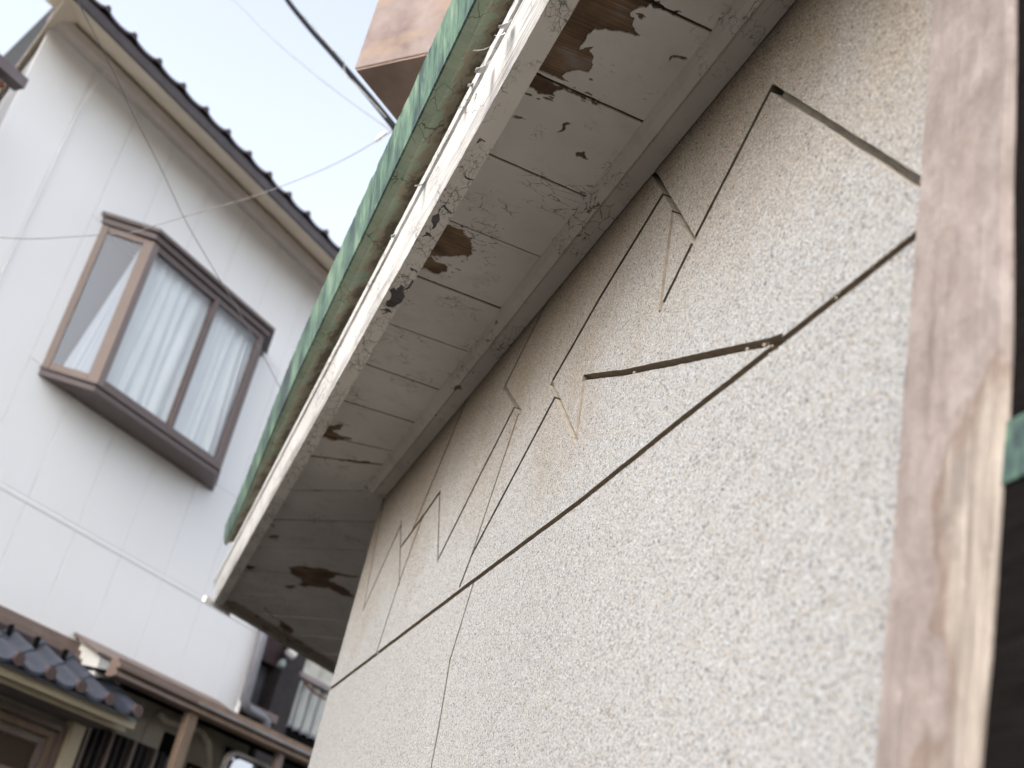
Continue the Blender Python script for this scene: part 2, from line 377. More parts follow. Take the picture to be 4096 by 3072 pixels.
M_CREAMW = simple('cream_wall_render', (0.50, 0.45, 0.36), 0.85, 0.2, 0.14, 5)
M_GREYB = simple('grey_soffit_board', (0.17, 0.16, 0.155), 0.8, 0.2, 0.15, 6)
M_BROWN = simple('brown_metal_gutter', (0.20, 0.145, 0.12), 0.45, 0.4, 0.15, 8)
M_BROWN_L = simple('tan_weathered_timber', (0.25, 0.18, 0.13), 0.7, 0.3, 0.2, 10, stretch=(1, 1, .3))
M_LATT = simple('dark_lattice_slat', (0.040, 0.034, 0.032), 0.7, 0.3, 0.3, 10)
M_SCREEN = simple('brown_insect_screen', (0.085, 0.06, 0.045), 0.8, 0.2, 0.15, 200)
M_PIPE = simple('grey_plastic_pipe', (0.20, 0.20, 0.225), 0.45, 0.4, 0.08, 8)
M_DKWALL = simple('charred_cedar_wall', (0.045, 0.035, 0.034), 0.75, 0.3, 0.3, 12)
M_CORR = simple('pale_corrugated_sheet', (0.50, 0.51, 0.48), 0.5, 0.4, 0.10, 7)
M_CURTAIN = simple('pale_net_curtain', (0.82, 0.84, 0.84), 0.9, 0.1, 0.04, 4)
M_ROOM = simple('dim_room_wall', (0.13, 0.13, 0.15), 0.9, 0.1, 0.1, 3)
M_GLASS = m_glass('window_glass', (0.97, 0.98, 0.985), 0.05)
M_GLASS_S = m_glass('side_window_glass', (0.82, 0.84, 0.87), 0.07)
M_CABLE = simple('black_cable_rubber', (0.012, 0.013, 0.015), 0.9, 0.05, 0.2, 30)
M_WIRE = simple('grey_wire', (0.24, 0.235, 0.23), 0.8, 0.1, 0.1, 30)
M_WHITE = simple('white_enamel', (0.75, 0.74, 0.70), 0.4, 0.4, 0.05, 10)
M_ASPHALT = simple('asphalt', (0.042, 0.040, 0.038), 0.95, 0.2, 0.25, 60, bmp=0.3)
M_RUST = simple('rusty_metal', (0.22, 0.09, 0.04), 0.8, 0.3, 0.4, 14)

# ------------------------------------------------------------------ ground
g = MB(); R_ = 900
g.add([(-R_, -R_, 0), (R_, -R_, 0), (R_, R_, 0), (-R_, R_, 0)], [(0, 1, 2, 3)])
tag(g.build('ground', M_ASPHALT), kind='structure')

# ------------------------------------------------------------------ stucco house: wall with cut grooves
S = 0.8
WX = 1.0 * S                                  # face of the rendered wall
CORNER_Y = 6.53 * S
ZB = EYE + 2.389 * S                          # underside of trim and fascia
ZS = EYE + 2.43 * S                           # underside of soffit boards
K = 2.43 / 2.389                              # traced soffit points are pushed out to that level
house = empty('stucco_house')
tag(house, 'speckled stone-grain rendered house with zigzag grooves, peeling white eave and green copper gutter', 'house')

w = MB(); w.box(WX, WX + 0.16, 1.10, CORNER_Y, 0.0, ZB + 0.03)
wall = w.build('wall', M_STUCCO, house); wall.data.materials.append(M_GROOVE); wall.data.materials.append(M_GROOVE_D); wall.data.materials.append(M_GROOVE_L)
GR = [[(3090, 352), (3700, 741)], [(3086, 352), (2778, 955), (2640, 1238)], [(2600, 665), (2774, 961)],
      [(2655, 772), (2400, 1190), (2210, 1524)], [(2690, 846), (2643, 1222)], [(2205, 1532), (2304, 1762)],
      [(2222, 1585), (2056, 1900), (1886, 2222), (1840, 2343)], [(2073, 1658), (1932, 2082), (1886, 2222)], [(2336, 1516), (2309, 1735)],
      [(2333, 1510), (2500, 1489), (3053, 1375), (3120, 1352)], [(3700, 912), (3130, 1362), (2690, 1707), (2327, 2000), (1840, 2364), (1300, 2772)],
      [(2225, 1130), (2018, 1548)], [(2016, 1548), (2083, 1650)], [(2058, 1628), (1920, 1900), (1753, 2236)],
      [(1870, 1590), (1647, 2126)], [(1758, 1971), (1604, 2188)], [(1759, 1972), (1751, 2245)],
      [(1690, 2068), (1594, 2336), (1507, 2607)], [(1604, 2087), (1597, 2338)], [(1600, 2106), (1452, 2440)],
      [(1537, 1985), (1453, 2440)], [(1896, 2325), (1800, 2640), (1760, 2880), (1700, 3200), (1560, 3900)]]
def groove_cutter(pts, idx):
    P = [on_x(x, y, WX) for x, y in pts]; P = [(p[1], p[2]) for p in P]
    out = []
    for j in range(len(P) - 1):
        a, b = P[j], P[j + 1]; L = math.hypot(b[0] - a[0], b[1] - a[1]); dx, dy = (b[0] - a[0]) / L, (b[1] - a[1]) / L
        e = 0.006; n = max(3, int(L / 0.022)); half = 0.0088 if idx not in (7, 16, 18, 20, 21) else 0.0068
        dep = 0.028
        rings = []
        for i in range(n + 1):
            u = -e + (L + 2 * e) * i / n; cx_, cz_ = a[0] + dx * u, a[1] + dy * u
            k1 = half + 0.0011 * nz(u * 46, idx * 3.1, 1.7) + 0.0006 * nz(u * 160, idx, 4); k2 = half + 0.0011 * nz(u * 46, idx * 3.1, 9.7) + 0.0006 * nz(u * 160, idx, 8)
            wob = 0.0012 * nz(u * 9, idx * 1.7, 5.1)
            px_, pz_ = -dy, dx
            rings.append([(WX - .02, cx_ + px_ * (k1 + wob), cz_ + pz_ * (k1 + wob)), (WX - .02, cx_ - px_ * (k2 - wob), cz_ - pz_ * (k2 - wob)),
                          (WX + dep, cx_ - px_ * (k2 * .8 - wob), cz_ - pz_ * (k2 * .8 - wob)), (WX + dep, cx_ + px_ * (k1 * .8 + wob), cz_ + pz_ * (k1 * .8 + wob))])
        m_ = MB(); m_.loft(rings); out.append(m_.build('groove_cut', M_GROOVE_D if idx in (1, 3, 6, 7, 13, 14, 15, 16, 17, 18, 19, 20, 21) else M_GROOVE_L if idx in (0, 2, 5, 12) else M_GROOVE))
    return out
cutters = []
for i, pts in enumerate(GR): cutters += groove_cutter(pts, i)
boolean_cut(wall, cutters, False)
# chips of mortar left in the grooves
rnd = random.Random(5); m_ = MB()
for px_, py_ in [(3055, 1385), (3080, 1400), (2990, 1372), (2540, 1497), (2532, 1502), (2735, 1690), (2010, 2228), (3340, 1180), (3500, 1050), (2290, 1745), (1512, 2604), (1830, 2352), (2213, 1542), (2222, 1556)]:
    p = on_x(px_, py_, WX)
    for k in range(3):
        c = Vector((WX + rnd.uniform(0, .006), p[1] + rnd.uniform(-.01, .01), p[2] + rnd.uniform(-.008, .008))); r = rnd.uniform(.002, .0045)
        vs = [c + Vector(d) * r * rnd.uniform(.7, 1.3) for d in ((1, 0, 0), (-1, 0, 0), (0, 1, 0), (0, -1, 0), (0, 0, 1), (0, 0, -1))]
        m_.add(vs, [(0, 2, 4), (2, 1, 4), (1, 3, 4), (3, 0, 4), (2, 0, 5), (1, 2, 5), (3, 1, 5), (0, 3, 5)])
tag(m_.build('mortar_crumbs', M_GROOVE, house), kind='stuff')

# the rest of the walls: round the corner, behind the camera, above the eave
m_ = MB(); c0 = (WX + .003, CORNER_Y); c1 = (WX + 3.2, CORNER_Y + 3.2)
m_.prism([c0, c1, (c1[0] + .12, c1[1] - .12), (c0[0] + .16, CORNER_Y - .02)], 0, ZB + .03)
m_.build('return_wall', M_STUCCO, house)
m_ = MB(); m_.box(WX, WX + .16, -3.0, 0.10, 0, ZB + .03); m_.build('street_wall', M_STUCCO, house)
# recess with dark boarded door
PY0, PY1 = 1.004, 1.193
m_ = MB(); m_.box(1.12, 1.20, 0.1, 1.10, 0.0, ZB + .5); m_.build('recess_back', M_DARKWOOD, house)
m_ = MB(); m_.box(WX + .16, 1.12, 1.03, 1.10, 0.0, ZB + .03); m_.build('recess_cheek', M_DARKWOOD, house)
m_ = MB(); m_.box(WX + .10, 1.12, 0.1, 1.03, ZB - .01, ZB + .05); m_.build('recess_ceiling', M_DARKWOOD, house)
door = tag(empty('door'), None); door.parent = house
for k in range(7):
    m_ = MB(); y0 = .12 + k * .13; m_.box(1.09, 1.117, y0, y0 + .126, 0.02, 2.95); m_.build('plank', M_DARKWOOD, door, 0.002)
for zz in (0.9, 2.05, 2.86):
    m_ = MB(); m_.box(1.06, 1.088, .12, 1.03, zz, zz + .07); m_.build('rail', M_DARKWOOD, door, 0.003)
gz0, gz1 = on_x(4050, 1890, .775)[2], on_x(4050, 1640, .775)[2]
m_ = MB(); m_.box(.7862, .7895, .3, 1.022, gz0, gz1); m_.build('copper_strap', m_copper('strap_copper'), house, 0.002)

m_ = MB(); m_.box(.790, .92, .955, 1.055, 0, ZB - .002); m_.build('post_shade_strip', M_DARKWOOD, house, .002)  # dark strip added over the post's side in place of shade
# post: long loft with an uneven surface
m_ = MB(); rings = []
for i in range(90):
    z = 0.0 + (ZB + .0) * i / 89; e = lambda q: 0.0035 * nz(z * 5, q, 2) + 0.002 * nz(z * 19, q, 3)
    x0 = 0.776 + e(1) * .5; PY0 = float(np.interp(z, [1.5, 1.81, 2.05, 2.23, 2.8], [1.050, 1.036, 1.018, 1.009, 1.022]))
    rings.append([(x0, PY1 + e(2), z), (x0 - .002 + e(8) * .6, (PY1 + PY0) / 2 + .03, z), (x0 + .001 + e(7), (PY1 + PY0) / 2 - .03, z), (x0, PY0 + .008 + e(4), z), (x0 + .010, PY0 + e(5), z), (0.93, PY0 + e(6) * .5, z), (0.93, PY1, z)])
m_.loft(rings); m_.build('corner_post', M_POST, house)

# ------------------------------------------------------------------ soffit boards with a paint film on each
def px_soffit(pts):
    return [on_z(x, y, ZS)[:2] for x, y in pts]
def crop(o, s, pts): return [(o[0] + x * s, o[1] + y * s) for x, y in pts]
C6 = ((1800, 0), .4973); C2 = ((1300, 800), .4822); C4 = ((800, 1700), .6028); C7 = ((2200, 0), .5425)
PEELS = [
    (fract, crop(*C6, [(860, -160), (1480, -160), (1560, 0), (1600, 50), (1580, 65), (1520, 60), (1480, 80), (1450, 110), (1455, 130), (1490, 145), (1470, 190), (1490, 235), (1470, 275), (1400, 260), (1320, 245), (1250, 230), (1160, 235), (1120, 270), (1075, 345), (1045, 400), (1090, 380), (1160, 365), (1125, 395), (1150, 440), (1145, 490), (1120, 580), (1040, 565), (980, 570), (900, 610), (960, 660), (900, 645), (800, 600), (700, 560), (700, 480), (760, 400), (850, 280), (930, 130)])),
    (fract, crop(*C6, [(640, 600), (720, 615), (800, 640), (880, 690), (1000, 740), (1100, 790), (1250, 840), (1080, 800), (920, 712), (860, 725), (830, 750), (760, 760), (700, 735), (640, 700)])),
    (fract, crop(*C2, [(1030, 205), (1090, 235), (1130, 240), (1165, 255), (1150, 290), (1225, 320), (1205, 350), (1215, 385), (1245, 400), (1225, 455), (1175, 480), (1150, 460), (1050, 470), (930, 465), (860, 440), (890, 340), (960, 240)])),
    (fract, crop(*C2, [(885, 460), (910, 505), (945, 520), (1025, 560), (1015, 590), (945, 620), (880, 600), (790, 560), (815, 510)])),
    (fract, crop(*C4, [(840, 10), (900, 0), (960, 0), (940, 20), (880, 35), (920, 65), (1010, 88), (960, 97), (905, 107), (820, 80), (770, 60), (800, 30)])),
    (fract, crop(*C4, [(600, 960), (690, 935), (780, 945), (870, 970), (1040, 1000), (900, 1000), (880, 1020), (870, 1040), (1000, 1110), (1040, 1150), (930, 1130), (850, 1080), (700, 1080), (640, 1055), (670, 1020), (620, 1000)])),
    (fract, crop(*C4, [(300, 930), (380, 940), (350, 955), (420, 965), (330, 965)])),
    (fract, crop(*C4, [(550, 1065), (620, 1060), (640, 1080), (590, 1090)])),
    (fract, crop(*C4, [(430, 1200), (520, 1290), (620, 1360), (600, 1390), (520, 1340), (450, 1250)])),
    (fract, crop(*C6, [(1755, 495), (1770, 450), (1800, 436), (1840, 445), (1915, 478), (1850, 468), (1790, 458)])),
    (fract, crop(*C6, [(505, 930), (540, 922), (580, 935), (620, 957), (560, 952), (520, 945)])),
    (fract, crop(*C6, [(905, 1010), (940, 975), (985, 985), (950, 1000), (930, 1035), (890, 1060), (860, 1055), (900, 1035)])),
    (fract, crop(*C6, [(1020, 1212), (1080, 1208), (1085, 1240), (1120, 1282), (1060, 1264), (1015, 1255)])),
    (fract, crop(*C6, [(1640, 10), (1690, 0), (1690, 30), (1800, 90), (1870, 100), (1810, 110), (1800, 140), (1780, 110), (1700, 75), (1620, 55)])),
    (fract, crop(*C4, [(470, 655), (500, 665), (495, 680), (475, 672)])),
    (fract, crop(*C4, [(450, 745), (530, 728), (525, 740), (470, 755)])),
    (fract, crop(*C4, [(900, 225), (1000, 232), (1120, 240), (1140, 255), (1060, 256), (1000, 243), (940, 240)])),
    (fract, crop(*C4, [(700, 428), (800, 426), (830, 434), (760, 440)])),
]
PEEL_XY = [fract(px_soffit(p), 0.24, 3, i + 3) for i, (_, p) in enumerate(PEELS)]

CHIPS = []; rc = random.Random(17)
for q in PEEL_XY[:6]:
    cx_ = sum(p[0] for p in q) / len(q); cy_ = sum(p[1] for p in q) / len(q)
    for k in range(16):
        p = rc.choice(q); d = rc.uniform(.006, .035); L = math.hypot(p[0] - cx_, p[1] - cy_) + 1e-6
        x0, y0 = p[0] + (p[0] - cx_) / L * d + rc.uniform(-.01, .01), p[1] + (p[1] - cy_) / L * d + rc.uniform(-.01, .01)
        r = rc.uniform(.0015, .0065); a0 = rc.uniform(0, 6.3); st_ = rc.uniform(1, 3.2)
        CHIPS.append([(x0 + st_ * r * rc.uniform(.6, 1.2) * math.cos(a0 + w_), y0 + r * rc.uniform(.6, 1.2) * math.sin(a0 + w_)) for w_ in (0, .9, 1.8, 2.7, 3.6, 4.5, 5.4)])
def clip(poly, a, b, c):                        # keep a x + b y <= c
    out = []
    for i, p in enumerate(poly):
        q = poly[(i + 1) % len(poly)]; dp, dq = a * p[0] + b * p[1] - c, a * q[0] + b * q[1] - c
        if dp <= 0: out.append(p)
        if (dp < 0 < dq) or (dq < 0 < dp):
            t = dp / (dp - dq); out.append((p[0] + (q[0] - p[0]) * t, p[1] + (q[1] - p[1]) * t))
    return out
XI = 0.45 * S * K; XW = 0.93 * S * K
U = S * K
rows = [(-3.3 + .433 * i, -3.3 + .433 * i) for i in range(0, 13)] + [(2.33, 2.35), (2.76, 2.78), (3.19, 3.22), (3.63, 3.645), (4.065, 4.08), (4.50, 4.50), (4.93, 4.935), (5.385, 5.355), (5.90, 5.76), (6.235, 5.96), (6.87, 6.39)]
boards = []
rows[12] = (1.90, 1.905)
for (a0, a1), (b0, b1) in zip(rows[:-1], rows[1:]):
    boards.append([(XI, a0 * U), (XW, a1 * U), (XW, b1 * U), (XI, b0 * U)])
cs = [7.32, 7.93, 8.57, 9.23, 9.92, 10.6, 11.25, 11.9, 12.55, 13.2, 13.85]
XF2 = 9.12                                       # second fascia: y = x + XF2 (units)
for c_a, c_b in zip(cs[:-1], cs[1:]):
    P = [(-5, -5), (30, -5), (30, 30), (-5, 30)]
    P = clip(P, -1, -1, -c_a); P = clip(P, 1, 1, c_b); P = clip(P, -1, 0, -.45); P = clip(P, 1, -1, -5.40); P = clip(P, -1, 1, XF2)
    if len(P) > 2: boards.append([(x * U, y * U) for x, y in P])
def shrink(poly, d):
    cx_ = sum(p[0] for p in poly) / len(poly); cy_ = sum(p[1] for p in poly) / len(poly)
    out = poly; n = len(poly)
    for i in range(n):
        p, q = poly[i], poly[(i + 1) % n]; ex, ey = q[0] - p[0], q[1] - p[1]; L = math.hypot(ex, ey)
        if L < 1e-6: continue
        nx_, ny_ = ey / L, -ex / L
        if nx_ * (cx_ - p[0]) + ny_ * (cy_ - p[1]) > 0: nx_, ny_ = -nx_, -ny_
        out = clip(out, nx_, ny_, nx_ * p[0] + ny_ * p[1] - d)
    return out
def rough_outline(poly, step=0.02, amp=0.0011, seed=0):
    out = []
    for i, p in enumerate(poly):
        q = poly[(i + 1) % len(poly)]; L = math.hypot(q[0] - p[0], q[1] - p[1]); n = max(1, int(L / step))
        for k in range(n):
            t = k / n; x, y = p[0] + (q[0] - p[0]) * t, p[1] + (q[1] - p[1]) * t
            out.append((x + amp * nz(x * 60, y * 60, seed), y + amp * nz(x * 60, y * 60, seed + 7)))
    return out
rnd = random.Random(2)
for i, P in enumerate(boards):
    far = .0022 if i > 17 else .0008
    core = shrink(P, 0.0040 + far + rnd.uniform(0, .0010))
    dz = rnd.uniform(-.001, .0015)
    m_ = MB(); m_.prism(core, ZS + .003 + dz, ZS + .018); pl = m_.build('plank', M_BARE, house)
    m_ = MB(); m_.prism(rough_outline(shrink(P, 0.0038 + far), amp=.0018, seed=i), ZS - .0012 + dz, ZS + .0026 + dz); film = m_.build('paint_film', M_PAINT, pl)
    xs = [p[0] for p in P]; ys = [p[1] for p in P]; cuts = []
    for q in PEEL_XY:
        if max(p[0] for p in q) > min(xs) and min(p[0] for p in q) < max(xs) and max(p[1] for p in q) > min(ys) and min(p[1] for p in q) < max(ys):
            c_ = MB(); c_.prism(q, ZS - .02, ZS + .0068); cuts.append(c_.build('peel_cut', M_PAINT))
    for q in CHIPS:
        if min(xs) < q[0][0] < max(xs) and min(ys) < q[0][1] < max(ys):
            c_ = MB(); c_.prism(q, ZS - .02, ZS + .0068); cuts.append(c_.build('peel_cut', M_PAINT))
    if cuts: boolean_cut(film, cuts, False)

# cornice trim between wall and soffit
def edge_loft(prof, y0, y1, step=0.03, amp=0.0009, seed=0, fn=None):
    rings = []; n = int((y1 - y0) / step)
    for i in range(n + 1):
        y = y0 + (y1 - y0) * i / n
        pr = fn(prof, y) if fn else prof
        rings.append([(x + amp * nz(y * 22, k * 3.3, seed) + amp * .7 * nz(y * 80, k * 5.3, seed), y, z + amp * nz(y * 22, k * 3.3, seed + 5) + amp * .7 * nz(y * 80, k * 2.3, seed + 9)) for k, (x, z) in enumerate(pr)])
    m_ = MB(); m_.loft(rings); return m_
edge_loft([(.868 * S * K, ZS - .0015), (.885 * S * K, ZB + .010), (.925 * S, ZB - .003), (.935 * S, ZB + .003), (WX - .003, ZB - .003), (WX - .003, ZS - .0015)], -2.9, 6.44 * S, 0.025, 0.0011, 3).build('cornice_trim', M_TRIM, house)
m_ = MB(); e = .02
m_.prism([(WX - .10, 6.47 * S), (WX - .004, CORNER_Y + .0), (WX + 3.0, CORNER_Y + 3.0), (WX + 2.95, CORNER_Y + 3.12)], ZB + .022, ZS - .0015); m_.build('corner_trim', M_TRIM, house)

# fascia along the front eave
FO = [(.522, 2.389), (.451, 2.389), (.4465, 2.402), (.4115, 2.520), (.421, 2.524), (.4175, 2.540), (.4035, 2.537), (.3965, 2.562), (.403, 2.572), (.43, 2.585), (.43, 2.72), (.522, 2.72)]
FO = [(x * S, EYE + z * S) for x, z in FO]
fas = edge_loft(FO, -2.9, 9.86 * S, 0.02, 0.0010, 11)
fo = fas.build('fascia', M_FASCIA, house); fo.data.materials.append(M_FBOT)
for p in fo.data.polygons:
    if abs(p.normal.z) > .93 and p.center.z < ZB + .01: p.material_index = 1
def px_f(pts): return [on_z(x, y, ZB)[:2] for x, y in pts]
FP = [crop(*C2, [(535, 745), (570, 725), (600, 750), (620, 715), (640, 700), (655, 722), (700, 700), (730, 660), (740, 690), (640, 840), (590, 880), (520, 890), (505, 875), (530, 830), (550, 790)]),
      crop(*C2, [(800, 308), (835, 285), (840, 262), (880, 288), (905, 318), (860, 296)]),
      crop(*C2, [(970, 48), (995, 34), (1008, 64), (1050, 110), (1000, 80), (985, 55), (950, 130), (880, 250), (940, 110)]),
      crop(*C2, [(500, 895), (540, 910), (560, 935), (520, 925), (490, 950), (470, 945), (508, 920), (440, 905), (500, 905)]),
      crop(*C2, [(710, 560), (740, 575), (775, 590), (765, 610), (738, 580), (722, 590)]),
      crop(*C6, [(215, 1155), (245, 1110), (290, 1142), (250, 1130)]),
      crop(*C6, [(105, 1395), (130, 1420), (175, 1440), (210, 1440), (150, 1450), (120, 1430)])]
cuts = []
for i, q in enumerate(FP):
    c_ = MB(); c_.prism(fract(px_f(q), .16, 2, i + 40), ZB - .02, ZB + .0022); cuts.append(c_.build('peel_cut', M_BAREGREY))
boolean_cut(fo, cuts, False)
# curls of loose paint along the fascia
m_ = MB()
def curl(p, ax, up, L, W, seed):
    rnd_ = random.Random(seed); n = 6; vs = []
    for i in range(n + 1):
        t = i / n; a = t * 1.5; r = L / 1.5
        c = p + up * (r * math.sin(a)) + Vector((-1, 0, -.3)).normalized() * (r * (1 - math.cos(a)))
        ww = W * (1 - .6 * t) * rnd_.uniform(.7, 1.2); vs += [c - ax * ww, c + ax * ww]
    m_.add(vs, [(2 * i, 2 * i + 1, 2 * i + 3, 2 * i + 2) for i in range(n)])
for i, (px_, py_, L, W, dx) in enumerate([(1965, 180, .05, .022, .6), (1955, 260, .035, .018, -.3), (1698, 728, .03, .014, .3), (2040, 90, .03, .02, .2), (1860, 420, .02, .012, .5), (1585, 935, .018, .012, -.2), (1900, 330, .02, .015, .1), (1545, 1010, .012, .012, .4), (1430, 1180, .012, .010, -.3), (2020, 130, .028, .012, .9)]):
    d = ray(px_, py_); k = .405 * S / d[0]; p = Vector((d[0] * k, d[1] * k, d[2] * k + EYE))
    ax = Vector((0, 1, dx)).normalized(); up = Vector((-.3, -.2 * dx, -1)).normalized()
    curl(p, ax, up, L, W, i)
fl = m_.build('paint_curls', M_FASCIA, house, smooth=True); tag(fl, kind='stuff')
sm = fl.modifiers.new('solid', 'SOLIDIFY'); sm.thickness = .0008
# dangling flake at the peeled patch under the fascia
m_ = MB(); q = [on_z(*p, ZB)[:2] for p in crop(*C2, [(760, 590), (735, 640), (700, 690), (655, 720), (640, 745), (672, 690), (690, 640), (720, 600)])]
n = len(q); m_.add([(x, y, ZB - .001 - .012 * math.sin(math.pi * i / (n - 1))) for i, (x, y) in enumerate(q)], [tuple(range(n))]); m_.build('paint_flake', M_FBOT, house)

# second fascia beyond the corner, at 45 degrees
c0 = Vector((.36, 7.87, 0)); d45 = Vector((1, 1, 0)).normalized(); nin = Vector((1, -1, 0)).normalized()
m_ = MB(); rings = []
for i in range(120):
    u = .05 + i * .035; b0 = c0 + d45 * u
    def q(o, z, k): v = b0 + nin * (o + .002 * nz(u * 25, k, 3)); return (v.x, v.y, z + .002 * nz(u * 25, k, 8))
    rings.append([q(0, ZB - .005, 1), q(.075, ZB - .005, 2), (q(.08, ZB + .02, 3)), q(.115, ZB + .022, 4), q(.125, ZS - .001, 5), q(.125, ZB + .16, 6), q(.0, ZB + .16, 7)])
m_.loft(rings); m_.build('corner_fascia', m_paint('dirty_fascia_paint', (0.34, 0.29, 0.23), 0.9, 'Y', 0.8, 0.8, 0, .10), house)
m_ = MB(); m_.loft([[tuple(c0 + d45 * u + nin * o + Vector((0, 0, z))) for o, z in ((-.045, ZB - .012), (-.02, ZB - .02), (-.018, ZB + .02), (-.045, ZB + .02))] for u in (-.06, .0, .12, .2)])
m_.build('corner_flashing', M_WHITE, house)

# green copper gutter
GP = [(.3806, 2.695), (.350, 2.672), (.3074, 2.680), (.3035, 2.688), (.284, 2.785), (.2625, 2.882), (.272, 2.892), (.46, 2.96), (.46, 2.73), (.43, 2.72), (.41, 2.712)]
GP = [(x * S, EYE + z * S) for x, z in GP]
def taper(prof, y):
    t = max(0.0, (y / S - 5.6) / 3.5); t = t * t * (3 - 2 * t) if t < 1 else 1
    out = []
    for k, (x, z) in enumerate(prof):
        wgt = {1: .5, 2: .92, 3: .95, 4: 1.0, 5: 1.05, 6: 1.0}.get(k, 0)
        out.append((x + wgt * t * .056 * S, z - (.05 * t if k in (4, 5, 6) else 0)))
    return out
gl = edge_loft(GP, -2.9, 9.22 * S, 0.03, 0.0022, 21, taper)
go = gl.build('gutter', M_COPPER, house); go.data.materials.append(M_COPPER_U)
for p in go.data.polygons:
    if p.normal.z < -.5 and p.center.z < ZB + .3: p.material_index = 1
for p in go.data.polygons: p.use_smooth = False
# folded seam lip on the ridge
m_ = MB()
m_.loft([[(x + (taper([(0, 0)] * 3 + [(0, 0)] * 8, y)[2][0]), y, z) for x, z in ((.3074 * S - .002, EYE + 2.680 * S - .003), (.3074 * S + .004, EYE + 2.680 * S - .003), (.3074 * S + .003, EYE + 2.683 * S + .002), (.3074 * S - .003, EYE + 2.686 * S))] for y in np.linspace(-2.9, 9.21 * S, 60)])
m_.build('gutter_lip', M_COPPER, house)
# roof
m_ = MB(); m_.hexa([(.36, -3, EYE + 2.78 * S), (4.2, -3, EYE + 2.78 * S + 1.25), (4.2, 9.2, EYE + 2.78 * S + 1.25), (.36, 7.2, EYE + 2.78 * S), (.36, -3, EYE + 2.90 * S), (4.2, -3, EYE + 2.90 * S + 1.25), (4.2, 9.2, EYE + 2.90 * S + 1.25), (.36, 7.2, EYE + 2.90 * S)])
m_.build('roof', simple('dull_roof_sheet', (.16, .15, .14), .7), house)
# second-storey block jutting out over the eave, set at the neighbour's angle
V0 = Vector(on_z(1417, 274, EYE + 3.2)); n2 = Vector((NX, NY, 0)); bb = Vector((BX, BY, 0))
def ublock(name, a0, a1, b0, b1, z0, z1, mt, bev=.01):
    m_ = MB(); P = lambda a, b, z: V0 + n2 * a + bb * b + Vector((0, 0, z))
    m_.hexa([P(a0, b0, z0), P(a1, b0, z0), P(a1, b1, z0), P(a0, b1, z0), P(a0, b0, z1), P(a1, b0, z1), P(a1, b1, z1), P(a0, b1, z1)])
    return m_.build(name, mt, house, bev)
ublock('upper_bay', 0, 2.1, 0, 2.0, 0.0, 2.4, M_BOX, .004)
ublock('upper_bay_underside', .006, 2.09, .006, 1.99, -.006, -.001, M_BOXU, 0)
m_ = MB(); m_.box(1.35, 4.0, -2.9, 5.0, 3.9, 6.9); m_.build('upper_wall', M_BOX, house)

# ------------------------------------------------------------------ white neighbour house
nh = empty('white_house')
tag(nh, 'white panel-sided two-storey house with bronze corner bay window and dark tiled eave', 'house')
T0, T1, ZBOT, ZTOP, ZSEAM = 3.775, 7.655, 1.66, 5.56, 2.385
tw = [3.775, 4.222, 4.678, 5.092, 5.552, 6.005, 6.458, 6.913, 7.37, 7.655]
BT0, BT1, BZ0, BZ1 = 4.84, 6.60, 3.26, 4.42        # opening behind the bay
m_ = MB()
m_.hexa([NB(T0 + .02, -.02, -EYE), NB(T1 - .01, -.02, -EYE), NB(T1 - .01, -5, -EYE), NB(T0 + 2.2, -5, -EYE), NB(T0 + .02, -.02, ZTOP), NB(T1 - .01, -.02, ZTOP), NB(T1 - .01, -5, ZTOP), NB(T0 + 2.2, -5, ZTOP)])
m_.build('wall_core', simple('joint_sealant', (.55, .55, .56), .8), nh)
def panel(t0, t1, z0, z1):
    g_ = .0022
    m_ = MB(); m_.nbox(t0 + g_, t1 - g_, -.018, 0, z0, z1); m_.build('siding_panel', M_SIDING, nh, .003)
for a, b in zip(tw[:-1], tw[1:]):
    panel(a, b, ZBOT, ZSEAM - .022)
    if b > BT0 + .05 and a < BT1 - .05:
        panel(a, b, ZSEAM + .022, BZ0 - .01); panel(a, b, BZ1 + .01, ZTOP)
        if a < BT0 - .06: panel(a, BT0, BZ0 - .008, BZ1 + .008)
        if b > BT1 + .06: panel(BT1, b, BZ0 - .008, BZ1 + .008)
    else: panel(a, b, ZSEAM + .022, ZTOP)
m_ = MB(); m_.nprism(T0, T1 + .005, [(-.017, ZSEAM - .020), (.0, ZSEAM - .020), (.003, ZSEAM + .0), (.0, ZSEAM + .020), (-.017, ZSEAM + .020)]); m_.build('belt_strip', M_SIDING, nh, .002)
m_ = MB(); m_.nbox(T1 - .002, T1 + .022, -.4, .02, ZBOT, ZTOP); m_.build('corner_strip', M_SIDING, nh, .004)
m_ = MB(); m_.tube([NB(3.775 + .447, .012, z) for z in np.linspace(2.5, 5.0, 12)] + [NB(4.25, .03, 5.25), NB(4.27, .05, 5.42)], .006, 6); m_.build('conduit', M_SIDING, nh)
# wall-head beam, sloping soffit, eave tiles
ex0, ex1 = T0 - .24, 9.2
m_ = MB(); m_.nprism(T0 - .05, ex1, [(.0, 5.40), (.075, 5.405), (.095, 5.42), (.10, 5.47), (.085, 5.50), (.0, 5.50)]); m_.build('wall_head_beam', simple('greyish_beam', (.68, .63, .59), .6, .3, .05), nh, .006)
m_ = MB(); m_.nprism(ex0, ex1, [(-.05, 5.57), (.46, 5.345), (.46, 5.375), (-.05, 5.60)]); m_.build('soffit', M_SOFFIT2, nh)
m_ = MB(); m_.hexa([NB(ex0, .46, 5.345), NB(T0 + .1, .1, 5.50), NB(T0 + 2.2, -5, 5.50), NB(T0 + 2.15, -5, 5.345), NB(ex0, .46, 5.375), NB(T0 + .1, .1, 5.53), NB(T0 + 2.2, -5, 5.53), NB(T0 + 2.15, -5, 5.375)]); m_.build('side_soffit', M_SOFFIT2, nh)
